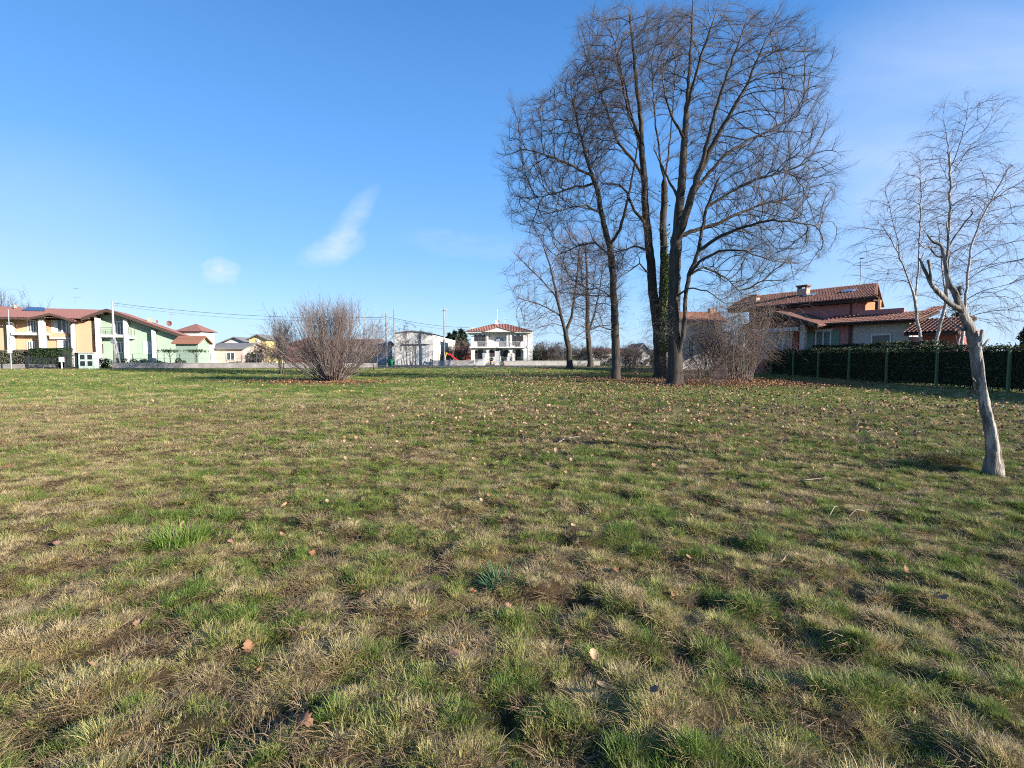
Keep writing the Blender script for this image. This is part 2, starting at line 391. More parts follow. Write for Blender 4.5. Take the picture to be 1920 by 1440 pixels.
scatter(1.2, 4.2, 1150, [0, 1, 1, 0, 4, 0], [3, 1, 1, 0, 0], .38, .80)
scatter(4.2, 8.0, 620, [0, 1, 1, 0, 4], [3, 1, 1, 0], .46, .9)
scatter(8.0, 14., 210, [5, 5, 1, 0, 4], [6, 6, 3, 1], .5, .95, 1.12, 1.5)
scatter(14., 26., 46, [5, 5, 5, 1], [6, 6, 3], .8, 1.35, 1.08, 1, -.05)
scatter(26., 60., 9, [5], [6, 5], 1.2, 2.1, 1.04, 1, -.08)
P, ROT, SCL, KND, TNT = map(np.concatenate, (P, ROT, SCL, KND, TNT))
def scatter_object(name, P, ROT, SCL, KND, TNT, coll, kind_label):
    me = bpy.data.meshes.new(name); n_ = len(P); me.vertices.add(n_); me.vertices.foreach_set('co', P.astype(np.float32).ravel())
    for a, t, v in (('rot', 'FLOAT_VECTOR', ROT), ('scl', 'FLOAT_VECTOR', SCL)):
        at_ = me.attributes.new(a, t, 'POINT'); at_.data.foreach_set('vector', v.astype(np.float32).ravel())
    at_ = me.attributes.new('knd', 'INT', 'POINT'); at_.data.foreach_set('value', KND.astype(np.int32))
    at_ = me.attributes.new('tint', 'FLOAT', 'POINT'); at_.data.foreach_set('value', TNT.astype(np.float32))
    o = bpy.data.objects.new(name, me); link(o)
    ng = bpy.data.node_groups.new(name + '_scatter', 'GeometryNodeTree')
    ng.interface.new_socket('Geometry', in_out='INPUT', socket_type='NodeSocketGeometry'); ng.interface.new_socket('Geometry', in_out='OUTPUT', socket_type='NodeSocketGeometry')
    gi, go = ng.nodes.new('NodeGroupInput'), ng.nodes.new('NodeGroupOutput')
    ci = ng.nodes.new('GeometryNodeCollectionInfo'); ci.inputs['Collection'].default_value = coll; ci.inputs['Separate Children'].default_value = True; ci.inputs['Reset Children'].default_value = True
    ip = ng.nodes.new('GeometryNodeInstanceOnPoints'); ip.inputs['Pick Instance'].default_value = True
    def na(nm, t):
        q = ng.nodes.new('GeometryNodeInputNamedAttribute'); q.data_type = t; q.inputs['Name'].default_value = nm
        return [s for s in q.outputs if s.enabled and s.name == 'Attribute'][0]
    k = ng.links.new
    k(gi.outputs[0], ip.inputs['Points']); k(ci.outputs[0], ip.inputs['Instance']); k(na('knd', 'INT'), ip.inputs['Instance Index'])
    e2r = ng.nodes.new('FunctionNodeEulerToRotation'); k(na('rot', 'FLOAT_VECTOR'), e2r.inputs[0]); k(e2r.outputs[0], ip.inputs['Rotation'])
    k(na('scl', 'FLOAT_VECTOR'), ip.inputs['Scale']); k(ip.outputs[0], go.inputs[0])
    md = o.modifiers.new('scatter', 'NODES'); md.node_group = ng
    return tag(o, kind_label[0], kind_label[1], kind='stuff')
scatter_object('grass', P, ROT, SCL, KND, TNT, gcol, ('tufted winter meadow grass mixed green and straw coloured covering the field', 'grass'))
print('grass tufts', len(P))

# ---- oak leaves
def oak_leaf(name, seed, m):
    g = np.random.default_rng(seed); Ln = .078; st = 15; V, Q = [], []
    curl, twist, fold = g.uniform(-1.6, 2.2), g.uniform(-.9, .9), g.uniform(.15, .7)
    for i in range(st):
        f = i / (st - 1); env = .024 * math.sin(math.pi * min(1, f * .93 + .04)) ** .7 * (.55 + .75 * f if f < .7 else 1.07)
        w = env * (1 + .42 * math.sin(f * 5.2 * 2 * math.pi)) + .0012; w *= (0.12 if f < .1 else 1)
        y = (f - .5) * Ln; z = curl * (f - .5) ** 2 * .06 + .004
        for s in (-1, -.5, 0, .5, 1):
            V.append((s * w, y + abs(s) * .006, z + fold * abs(s) * w * .8 + twist * s * w * (f - .5)))
    for i in range(st - 1):
        for k in range(4): q = i * 5 + k; Q.append((q, q + 1, q + 6, q + 5))
    return np.array(V), np.array(Q)
LEAFC = [((.28, .17, .10), 'pale tan'), ((.22, .11, .055), 'russet brown'), ((.38, .255, .15), 'bleached straw'), ((.20, .105, .06), 'dark brown'), ((.26, .145, .095), 'pinkish brown')]
leaf_ms = [mat('oak_leaf_' + t.split()[0], c, rough=.7, vary=.22, scale=60, spec=.25) for c, t in LEAFC]
for m in leaf_ms:
    bs = m.node_tree.nodes['Principled BSDF']
lcol = bpy.data.collections.new('leaf_kinds'); leaf_meshes = []
for i in range(10):
    V, Q = oak_leaf('leaf', 50 + i, None)
    o = mesh_np('leaf_kind_%d' % i, V, Q, leaf_ms[i % 5], smooth=True); COL.objects.unlink(o); lcol.objects.link(o); leaf_meshes.append(o.data)
def leaf_density(x, y):
    d = .9 + 11. * sstep(-5, 2, x) * sstep(5, 12, y) * (1 - sstep(34, 50, y)) * (1 - .5 * sstep(16, 22, x)) + .3 * sstep(-9, -2, x)
    d = d * (.25 + 1.5 * fbm(x * .4, y * .4, 91, 3)) + 40 * litter(x, y) ** 1.4 + .05
    return d
LP = []
for (y0, y1) in ((1.6, 6), (6, 14), (14, 24), (24, 40), (40, 80)):
    A = (y1 - y0) * (1.1 * (y0 + y1) + 3); mx = 42.; n_ = int(A * mx)
    y = np.sqrt(RNG.uniform(y0 ** 2, y1 ** 2, n_)); x = RNG.uniform(-1, 1, n_) * (1.1 * y + 1.5)
    k = RNG.uniform(size=n_) * mx < leaf_density(x, y) * np.where(y < 6, 1.1, 1.0)
    LP.append(np.stack([x[k], y[k]], -1))
LP = np.concatenate(LP); LP = LP[(LP[:, 0] < 22.2)]
LP = LP[np.argsort(np.hypot(LP[:, 0], LP[:, 1]))]
SAL = [(1134, 1285, 2, 1.15, .5, 'bleached straw coloured curled oak leaf standing pale in dark grass near the bottom edge'),
       (853, 1218, 4, 1.25, 1.9, 'pinkish tan crumpled leaf left of centre beside a green clump in the foreground'),
       (178, 1250, 0, 1.35, -.9, 'long light tan folded leaf lying alone in the left corner foreground'),
       (1112, 1228, 7, .9, .2, 'small reddish brown leaf just behind the bleached straw leaf'),
       (465, 1205, 1, 1.1, .8, 'russet leaf half hidden beside a dark gap in the left foreground grass'),
       (918, 932, 6, 1.1, .4, 'bright reddish leaf lying on the open grass left of centre, middle distance'),
       (1470, 1048, 2, 1.0, 1.2, 'pale upright leaf by a straw hummock in the right foreground'),
       (1705, 1072, 1, 1.2, .3, 'russet folded leaf in green grass below the dead tree'),
       (345, 978, 5, 1.3, 1.1, 'large light tan leaf beside the green clump left of the bare soil patch'),
       (268, 1175, 0, 1., 2.1, 'small light brown leaf in the left foreground behind the long folded leaf')]
li = 0
def put_leaf(x, y, k, s, rz, label, group, tilt=.35, lift=.0):
    o = bpy.data.objects.new('fallen_leaf', leaf_meshes[k]); link(o)
    o.location = (float(x), float(y), float(hgt(x, y)) + lift)
    o.rotation_euler = (random.gauss(0, tilt), random.gauss(0, tilt), rz); o.scale = (s, s, s)
    return tag(o, label, 'leaf', group)
for px, py, k, s, rz, lab in SAL:
    p = gd(px, py); p = p * (1 - float(hgt(p[0], p[1]) + .04) / CAMZ) if True else p
    put_leaf(p[0], p[1], k, s, rz, lab, None, .5, .03)
NIND = 290
for i in range(NIND):
    x, y = LP[i]; k = int(RNG.integers(0, 10)); c = LEAFC[k % 5][1]
    put_leaf(x, y, k, RNG.uniform(.75, 1.25), RNG.uniform(0, 6.28), c + ' lobed oak leaf fallen among the grass of the near meadow', c + ' fallen oak leaves in the near grass', .5, RNG.uniform(.02, .05))
q = LP[NIND:]; n_ = len(q)
s = RNG.uniform(.8, 1.35, n_) * (1.1 + .35 * sstep(12, 40, q[:, 1]))
scatter_object('fallen_leaves', np.stack([q[:, 0], q[:, 1], hgt(q[:, 0], q[:, 1]) + RNG.uniform(.02, .05, n_) + .045 * sstep(7, 14, q[:, 1])], -1), np.stack([RNG.normal(0, .55, n_), RNG.normal(0, .55, n_), RNG.uniform(0, 6.28, n_)], -1),
               np.stack([s, s, s], -1), np.where((litter(q[:, 0], q[:, 1]) > .22) & (RNG.uniform(size=n_) < .75), RNG.choice([1, 6, 1, 3, 4], n_), RNG.integers(0, 10, n_)), RNG.uniform(size=n_), lcol, ('brown oak leaf litter strewn over the middle field and under the trees', 'leaf litter'))
print('leaves', n_)
tz = float(hgt(6.5, 7.62)); nm, V, Q, A = tuft('grass_tussock', 900, .30, .10, .20, .0045, .75, .8, 21)
V[:, 2] += .10 * np.exp(-(V[:, 0] ** 2 + V[:, 1] ** 2) / .05); o = mesh_np(nm, V, Q, blade_mat('tussock_blade', [(0, (.11, .085, .04)), (.5, (.15, .14, .05)), (1, (.09, .12, .03))], trans=.2), attrs={'bv': A}, loc=(6.5, 7.62, tz - .05)); tag(o, 'dark rounded grass tussock beside the foot of the dead tree', 'tussock')
for k, (px, py, lab, s_) in enumerate(((932, 1092, 'blue green broad bladed grass clump standing out in the middle foreground', 1.2), (1005, 1078, 'pale straw coloured dead grass hummock right of the blue green clump', 1.1), (335, 1015, 'bright green grass clump behind the bare soil in the left foreground', 1.5))):
    p = gd(px, py); p = p * (1 - (float(hgt(p[0], p[1])) + .03) / CAMZ); nm, V, Q, A = tuft('grass_clump', (150, 260, 330)[k], (.05, .07, .14)[k], .07, (.19, .13, .16)[k], (.0065, .003, .0045)[k], (.7, .8, .5)[k], .7, 31 + k)
    o = mesh_np(nm, V * s_, Q, blade_mat('clump_blade', [[(0, (.07, .16, .075)), (1, (.13, .24, .09))], [(0, (.52, .40, .22)), (1, (.66, .55, .33))], [(0, (.12, .22, .035)), (1, (.24, .34, .06))]][k], trans=.3), attrs={'bv': A}, loc=(p[0], p[1], float(hgt(p[0], p[1])))); tag(o, lab, 'grass clump')
# ---- fallen sticks
stick_m = mat('weathered_stick', (.30, .24, .19), vary=.3, scale=30)
def stick(pix, r, label, lift=.05, twigs=()):
    def g(px, py):
        p = gd(px, py); p = p * (1 - (float(hgt(p[0], p[1])) + lift) / CAMZ); p[2] = float(hgt(p[0], p[1])) + lift; return p
    pts = [g(*q) for q in pix]; mb = MB().tube(pts, r, 5, r * .45)
    for tw in twigs: mb.tube([g(*q) for q in tw], r * .6, 4, r * .3)
    o = mb.build('fallen_stick', stick_m, smooth=True); tag(o, label, 'stick', 'fallen sticks')
stick([(1048, 830), (1058, 823), (1075, 820), (1088, 822)], .012, 'thin curved twig lying in the grass below the leftmost big trunk')
stick([(1302, 897), (1308, 906), (1309, 918), (1313, 925)], .008, 'small forked twig standing up from the grass in the middle of the field', .06, [((1309, 908), (1314, 900))])
stick([(1500, 904), (1520, 899), (1545, 898), (1558, 900)], .009, 'straight pale stick lying level in grass left of the dead tree')
stick([(1555, 962), (1565, 950), (1576, 940)], .006, 'short light twig slanting up to the right, nearest the bottom of the stick pair')
stick([(1592, 966), (1606, 959), (1622, 957)], .006, 'short light twig lying flat to the right of the slanting one')
stick([(1603, 805), (1618, 809), (1634, 812), (1650, 812)], .014, 'forked grey branch on the grass in front of the hedge', .06, [((1610, 807), (1606, 798), (1612, 793)), ((1625, 810), (1636, 805))])
# ================================================================ bare trees and shrubs
def unit(v): return v / (np.linalg.norm(v, axis=-1, keepdims=True) + 1e-9)
def tubes(Pp, Rr, S=3):
    """many tapering twigs at once: Pp (N,K,3), Rr (N,K)"""
    N_, K_, _ = Pp.shape
    T = np.empty_like(Pp); T[:, 1:-1] = Pp[:, 2:] - Pp[:, :-2]; T[:, 0] = Pp[:, 1] - Pp[:, 0]; T[:, -1] = Pp[:, -1] - Pp[:, -2]; T = unit(T)
    d = unit(Pp[:, -1] - Pp[:, 0]); ref = np.where(np.abs(d[:, 2:3]) < .8, np.array([[0, 0, 1.]]), np.array([[1., 0, 0]]))[:, None, :]
    A = unit(np.cross(T, ref)); B = np.cross(T, A)
    th = np.arange(S) * 2 * math.pi / S
    V = Pp[:, :, None, :] + Rr[:, :, None, None] * (A[:, :, None, :] * np.cos(th)[None, None, :, None] + B[:, :, None, :] * np.sin(th)[None, None, :, None])
    idx = np.arange(N_ * K_ * S).reshape(N_, K_, S); nx = np.roll(idx, -1, axis=2)
    Q = np.stack([idx[:, :-1], nx[:, :-1], nx[:, 1:], idx[:, 1:]], -1).reshape(-1, 4)
    return V.reshape(-1, 3), Q
def joinq(parts):
    V, Q, o = [], [], 0
    for v, q in parts: V.append(v); Q.append(q + o); o += len(v)
    return np.concatenate(V), np.concatenate(Q)
def sprout(base, d, n, L0, L1, r0, K=4, ang=(.5, 1.1), up=.15, droop=0., g=None, wig=.04):
    """n twigs on every base point"""
    N_ = len(base); b = np.repeat(base, n, 0); dd_ = np.repeat(unit(d), n, 0); m = N_ * n
    rv = unit(g.normal(size=(m, 3))); pv = unit(rv - (rv * dd_).sum(1, keepdims=True) * dd_)
    a = g.uniform(*ang, size=(m, 1)); t = unit(dd_ * np.cos(a) + pv * np.sin(a) + np.array([0, 0, up]))
    Ln = g.uniform(L0, L1, (m, 1)); f = np.linspace(0, 1, K)[None, :, None]
    Pp = b[:, None] + t[:, None] * Ln[:, None] * f + (np.array([0, 0, 1.]) * (up * .3 - droop))[None, None] * Ln[:, None] * f ** 2
    Pp = Pp + g.normal(0, wig, (m, K, 3)) * Ln[:, None] * f
    rr = np.broadcast_to(r0 * (1 - .72 * np.linspace(0, 1, K)), (m, K)) * g.uniform(.7, 1.2, (m, 1))
    return Pp, rr
def colonize(limbs, attr, step, kill, g, up=.12, maxit=160, zmin=2.5, jit=.12, infl=9., mom=1.0):
    pos, par, gr = [], [], []
    for k, (pts, r0, r1) in enumerate(limbs):
        pts = [np.asarray(p, float) for p in pts]; st = -1
        if k:
            A = np.array(pos); i = int(np.argmin(((A - pts[0]) ** 2).sum(1))); st = i
        seg = sum(np.linalg.norm(pts[i + 1] - pts[i]) for i in range(len(pts) - 1)); done = 0; prev = st
        for i in range(len(pts) - 1):
            a, c = pts[i], pts[i + 1]; ln = np.linalg.norm(c - a); m = max(1, int(round(ln / step)))
            for q in range((0 if (i == 0 and not k) else 1), m + 1):
                p = a + (c - a) * q / m; f = (done + ln * q / m) / seg
                pos.append(p + g.normal(0, .02, 3)); par.append(prev); gr.append(r0 + (r1 - r0) * f); prev = len(pos) - 1
            done += ln
    ng = len(pos)
    pos = np.array(pos); par = list(par); okn = pos[:, 2] > zmin
    attr = attr.copy(); D = np.full(len(attr), 1e9); I = np.zeros(len(attr), int)
    def upd(lo):
        nonlocal D, I
        for s in range(lo, len(pos), 400):
            B = pos[s:s + 400]; o = okn[s:s + 400]
            if not o.any(): continue
            dm = np.sqrt(((attr[:, None] - B[None]) ** 2).sum(2)); dm[:, ~o] = 1e9
            j = dm.argmin(1); v = dm[np.arange(len(attr)), j]; w = v < D; D[w] = v[w]; I[w] = j[w] + s
    upd(0); tried = {}
    for it in range(maxit):
        al = D > kill; attr, D, I = attr[al], D[al], I[al]
        if len(attr) < 8: break
        w = D < infl
        if not w.any(): break
        src, inv = np.unique(I[w], return_inverse=True)
        acc = np.zeros((len(src), 3)); np.add.at(acc, inv, unit(attr[w] - pos[I[w]]))
        pd = unit(pos[src] - pos[np.maximum([par[i] for i in src], 0)])
        dr = unit(unit(acc) + mom * pd + np.array([0, 0, up]) + g.normal(0, jit, (len(src), 3)))
        new = pos[src] + dr * step
        good = np.array([tried.get(int(i), 0) < 2 for i in src])
        for i in src: tried[int(i)] = tried.get(int(i), 0) + 1
        if not good.any(): break
        lo = len(pos); pos = np.concatenate([pos, new[good]]); par += [int(i) for i in src[good]]; okn = np.concatenate([okn, np.ones(int(good.sum()), bool)])
        upd(lo)
    return pos, np.array(par), np.array(gr), ng
def radii(pos, par, gr, ng, rt, ex=2.25, cap=None):
    r = np.zeros(len(pos)); ch = [[] for _ in pos]
    for i in range(len(pos) - 1, -1, -1):
        v = r[i] ** (1 / ex) if r[i] > 0 else rt
        if i < ng: v = max(gr[i], min(v, gr[i] * 1.15))
        r[i] = v
        if par[i] >= 0: r[par[i]] += v ** ex; ch[par[i]].append(i)
    return r, ch
def chains(pos, par, r, ch):
    out = []; stack = [(0, -1)]
    while stack:
        i, p = stack.pop(); c = []
        if p >= 0: c.append((pos[p], min(r[p], r[i] * 1.25)))
        while True:
            c.append((pos[i], r[i]))
            if not ch[i]: break
            k = max(ch[i], key=lambda q: r[q])
            for q in ch[i]:
                if q != k: stack.append((q, i))
            i = k
        if len(c) > 1: out.append(c)
    return out
def chain_mesh(cs, S):
    by = {}
    for c in cs: by.setdefault(len(c), []).append(c)
    return joinq([tubes(np.array([[p for p, _ in c] for c in v]), np.array([[q for _, q in c] for c in v]), S) for v in by.values()])
def ell(n, c, rx, ry, rz, g, hollow=.25):
    v = unit(g.normal(size=(n, 3))); k_ = g.integers(0, 99); lob = .72 + .56 * fbm(v[:, 0] * 2.2 + v[:, 2] * 1.3 + 5, v[:, 1] * 2.2 - v[:, 2] * 1.1 + 3, int(k_), 2)
    v = v * lob[:, None]; rad = (hollow + (1 - hollow) * g.uniform(size=(n, 1))) ** .5
    return np.asarray(c) + v * rad * np.array([rx, ry, rz])
def bark(name, c1, c2, scale=9, bump=.6, streak=.18):
    m = mat(name, c1, rough=.92, spec=.15, col2=c2, scale=scale, hard=.2, bump=bump, bscale=scale * 3)
    n_ = m.node_tree.nodes; l_ = m.node_tree.links
    mp = n_.new('ShaderNodeMapping'); mp.inputs['Scale'].default_value = (1, 1, streak)
    t = [q for q in n_ if q.type == 'TEX_COORD'][0]; l_.new(t.outputs['Object'], mp.inputs['Vector'])
    for q in n_:
        if q.type == 'TEX_NOISE': l_.new(mp.outputs[0], q.inputs['Vector'])
    return m
oak_bark = bark('oak_bark', (.092, .076, .062), (.036, .030, .026), 7, .9)
twig_m = mat('grey_brown_twigs', (.095, .076, .068), rough=.85, vary=.3, scale=1.2)
twig_red = mat('reddish_twigs', (.15, .105, .092), rough=.85, vary=.35, scale=1.5)
birch_bark = bark('birch_bark', (.58, .53, .49), (.17, .14, .125), 5, .3, 1.6)
birch_twig = mat('birch_twigs', (.14, .10, .09), rough=.85, vary=.25, scale=1)
def bare_tree(name, label, limbs, envs, g, step=.42, kill=.62, rt=.0125, up=.1, twn=3, tL=(.35, .85), tr=.0055, sub=2, droop=0., thick=.045, bm=None, tm=None, group=None, zmin=2.5, twr=.035, tup=.22, flare=True, jit=.07, sang=(.45, 1.1), mom=.8):
    base = np.asarray(limbs[0][0][0], float); loc = (base[0], base[1], base[2])
    lim = [([np.asarray(p, float) - base for p in pts], a, b_) for pts, a, b_ in limbs]
    at_ = np.concatenate([ell(n_, np.asarray(c) - base, rx, ry, rz, g) for n_, c, rx, ry, rz in envs]); at_ = at_[at_[:, 2] > zmin]
    vy = (at_ + base); pyv = 720 - F * ((vy[:, 2] - CAMZ) * CP + vy[:, 1] * SP) / (vy[:, 1] * CP - (vy[:, 2] - CAMZ) * SP); at_ = at_[pyv > 14 + 30 * g.uniform(size=len(at_))]
    pos, par, gr, ng = colonize(lim, at_, step, kill, g, up, zmin=zmin, jit=jit, mom=mom)
    r, ch = radii(pos, par, gr, ng, rt)
    sm = pos.copy()
    for i in range(ng, len(pos)):
        if ch[i]: sm[i] = .5 * pos[i] + .25 * pos[par[i]] + .25 * pos[ch[i][0]]
    pos = sm
    if flare:
        for i in range(ng):
            if pos[i, 2] < 1.2 and i < 12: r[i] *= 1 + .5 * math.exp(-max(pos[i, 2], 0) / .35)
    cs = chains(pos, par, r, ch)
    big, small = [], []
    for c in cs:
        k = next((i for i, (p, q) in enumerate(c) if q < thick), len(c))
        if k >= 2: big.append(c[:min(k + 1, len(c))]); c = c[max(k - 0, 0):] if k < len(c) else []
        if len(c) >= 2: small.append(c)
    o = thing(name, label, 'tree', loc, 0, group)
    V, Q = chain_mesh(big, 9)
    mesh_np('trunk', V, Q, bm or oak_bark, o, smooth=True)
    parts = [chain_mesh(small, 4)]
    src = np.array([i for i in range(len(pos)) if r[i] < twr and i >= 6 and pos[i, 2] > zmin]); dirs = unit(pos[src] - pos[par[src]])
    tips = np.array([i for i in range(len(pos)) if not ch[i] and par[i] >= 0]); Pt, rt_ = sprout(pos[tips], pos[tips] - pos[par[tips]], 2, tL[1] * .7, tL[1] * 1.5, tr * 1.5, 5, ang=(.05, .45), up=tup * .5, droop=droop, g=g, wig=.03); parts.append(tubes(Pt, rt_, 3))
    for kk in (1, 2, 3):
        P2, r2 = sprout(Pt[:, kk], Pt[:, kk] - Pt[:, kk - 1], 1, tL[0] * .8, tL[1] * .7, tr * .8, 3, up=tup, droop=droop, g=g, ang=(.3, .8)); parts.append(tubes(P2, r2, 3))
    Pp, rr = sprout(pos[src], dirs, twn, *tL, tr, 4, up=tup, droop=droop, g=g, ang=sang); parts.append(tubes(Pp, rr, 3))
    if sub:
        for kk, f in ((1, .7), (2, .6)):
            P2, r2 = sprout(Pp[:, kk], Pp[:, kk] - Pp[:, kk - 1], sub if kk == 1 else max(1, sub - 1), tL[0] * f, tL[1] * f, tr * .7, 3, up=tup, droop=droop, g=g); parts.append(tubes(P2, r2, 3))
    V, Q = joinq(parts); mesh_np('crown', V, Q, tm or twig_m, o)
    print(name, 'nodes', len(pos), 'twig quads', len(Q)); return o
def pl(D, *pp):
    """limb through photo points at depth D; a third number per point moves it back (+) or forward (-)"""
    return [at(q[0], q[1], D + (q[2] if len(q) > 2 else 0)) for q in pp]
def env(n_, px, py, D, wx, wz, wd):
    return (n_, at(px, py, D), wx / F * D * .96, wd, wz / F * D * .97)
def ground_at(px, D):
    p = at(px, 667, D); p[2] = float(hgt(p[0], p[1])); return p
# --- the big trio
def rooted(px, D, *pp):
    g0 = ground_at(px, D); g0[2] -= .15
    return [g0] + pl(D, *pp)
g = np.random.default_rng(5)
DA, DB, DC = 33.5, 35.0, 28.2
treeA = bare_tree('oak_tree', 'leaning bare oak with single trunk, leftmost of the three big trees', [
    (rooted(1156, DA, (1155, 660), (1153, 600), (1150, 520), (1143, 460), (1130, 410), (1120, 355), (1111, 330)), .30, .13),
    (pl(DA, (1143, 462), (1163, 430, -1), (1176, 380, -1.5), (1186, 330, -1.5), (1196, 270, -2)), .11, .04),
    (pl(DA, (1111, 330), (1098, 290, .5), (1083, 235, .7), (1070, 170, 1)), .11, .03), (pl(DA, (1111, 330), (1085, 318, -1), (1050, 300, -1.5), (1010, 285, -2)), .09, .03),
    (pl(DA, (1114, 345), (1080, 350, 1), (1040, 362, 1.5), (1000, 372, 2)), .08, .025), (pl(DA, (1127, 400), (1100, 385, -1.5), (1060, 390, -2.5), (1030, 400, -3)), .07, .02),
    (pl(DA, (1146, 480), (1115, 455), (1080, 462, 1), (1045, 480, 2)), .07, .02), (pl(DA, (1151, 560), (1120, 540, -1), (1090, 545, -2)), .05, .015), (pl(DA, (1153, 620), (1125, 612, -1), (1095, 622, -2), (1070, 640, -2)), .05, .012)],
    [env(2371, 1050, 300, DA, 105, 130, 4.2), env(1105, 1020, 370, DA, 75, 85, 4.0), env(790, 1110, 190, DA, 70, 90, 3.5), env(552, 1110, 520, DA, 75, 90, 3.2)], g, step=.36, kill=.54, tL=(.3, .85), twn=4, sub=2, mom=.95, up=.22, rt=.0140, jit=.05, tup=.2, sang=(.3, .8), tr=.0048)
treeB = bare_tree('oak_tree', 'bare oak with two stems, one topped and wrapped in green ivy, middle big tree', [
    (rooted(1238, DB, (1238, 670), (1234, 620), (1224, 540), (1217, 460), (1211, 400), (1208, 340), (1204, 290), (1202, 230), (1194, 160), (1187, 90), (1180, 30)), .40, .06),
    (pl(DB, (1238, 640), (1243, 580, -.4), (1245, 500, -.5), (1244, 420, -.5), (1246, 345, -.5)), .30, .20),
    (pl(DB, (1246, 345, -.5), (1234, 270, -.5), (1226, 200, -1), (1222, 120, -1)), .08, .025), (pl(DB, (1246, 345, -.5), (1256, 270, 0), (1262, 200, .5), (1266, 120, .5)), .07, .025),
    (pl(DB, (1207, 335), (1188, 300, 1), (1160, 270, 1.5), (1140, 215, 2), (1120, 160, 2.5), (1105, 110, 3)), .11, .03),
    (pl(DB, (1211, 420), (1190, 395, -1), (1176, 360, -1.5), (1160, 345, -2), (1130, 345, -2)), .11, .04), (pl(DB, (1203, 260), (1180, 215, -1), (1165, 150, -1.5), (1150, 70, -2)), .09, .025),
    (pl(DB, (1205, 300), (1190, 240, .5), (1176, 180, .5), (1160, 110, 0)), .10, .03),
    (pl(DB, (1217, 470), (1190, 462, 1), (1165, 470, 1), (1135, 478, 2)), .08, .02), (pl(DB, (1222, 520), (1200, 495, -1), (1180, 508, -1), (1160, 520, -1.5)), .07, .02)],
    [env(2371, 1180, 110, DB, 100, 130, 4.5), env(1105, 1130, 190, DB, 70, 110, 4), env(790, 1235, 80, DB, 60, 120, 4), env(552, 1180, 420, DB, 60, 100, 3.5)], g, step=.38, kill=.54, tL=(.3, .85), twn=4, sub=2, mom=.95, up=.22, rt=.0140, jit=.05, tup=.2, sang=(.3, .8), tr=.0048)
treeC = bare_tree('oak_tree', 'largest bare oak, nearest and rightmost of the three big trees, wide fan of boughs', [
    (rooted(1266, DC, (1266, 690), (1264, 620), (1264, 560), (1265, 500), (1270, 440), (1273, 400), (1279, 330), (1284, 260), (1287, 215)), .42, .15),
    (pl(DC, (1287, 215), (1291, 150, 0), (1296, 80, .3), (1300, 0, .5)), .11, .03), (pl(DC, (1287, 215), (1300, 150, -1), (1320, 90, -1.5), (1345, 20, -2)), .09, .03),
    (pl(DC, (1268, 455), (1284, 410, -.6), (1296, 370, -1), (1312, 320, -1.3), (1335, 275, -1.5), (1365, 220, -2), (1400, 160, -2.3), (1430, 90, -2.5)), .22, .035),
    (pl(DC, (1298, 365, -1), (1325, 330, 0), (1360, 290, .6), (1400, 265, 1), (1450, 240, 1.5), (1500, 215, 2)), .11, .03),
    (pl(DC, (1312, 320, -1.3), (1330, 250, -2), (1350, 180, -2.6), (1375, 110, -3), (1400, 40, -3)), .11, .03),
    (pl(DC, (1266, 690), (1283, 620, -.5), (1285, 560, -.6), (1292, 515, -.6), (1310, 470, -.8), (1316, 430, -1), (1326, 390, -1), (1345, 340, -1.4)), .14, .06),
    (pl(DC, (1270, 445), (1300, 432, 1), (1340, 422, 1.6), (1390, 398, 2.4), (1440, 380, 3), (1500, 370, 3.4)), .13, .03),
    (pl(DC, (1290, 520, -.6), (1310, 490, -1.6), (1350, 470, -2.2), (1400, 470, -3), (1450, 490, -3.4)), .09, .02),
    (pl(DC, (1310, 470, -.8), (1345, 445, -1.4), (1395, 425, -2.2), (1450, 412, -3), (1520, 420, -3.4)), .10, .02),
    (pl(DC, (1292, 515, -.6), (1320, 500, 0), (1345, 512, .5), (1365, 525, 1), (1385, 545, 1)), .07, .02), (pl(DC, (1276, 380), (1255, 340, 1.4), (1235, 300, 2), (1225, 280, 2)), .09, .03),
    (pl(DC, (1284, 260), (1262, 225, -1), (1248, 180, -1.6), (1240, 120, -2)), .08, .025), (pl(DC, (1326, 390, -1), (1370, 360, -1), (1420, 335, -1), (1480, 320, -1)), .08, .025),
    (pl(DC, (1264, 560), (1290, 540, -1), (1325, 545, -1.5), (1360, 570, -2)), .06, .015)],
    [env(3162, 1400, 200, DC, 118, 190, 4.8), env(1581, 1426, 380, DC, 110, 120, 4.5), env(790, 1294, 70, DC, 70, 110, 4), env(790, 1462, 440, DC, 74, 85, 3.5), env(552, 1391, 490, DC, 96, 75, 3.4), env(237, 1514, 350, DC, 35, 160, 2)], g, step=.34, kill=.54, tL=(.3, .85), droop=.08, twn=4, sub=2, mom=.95, up=.22, rt=.0140, jit=.05, tup=.2, sang=(.3, .8), tr=.0045)
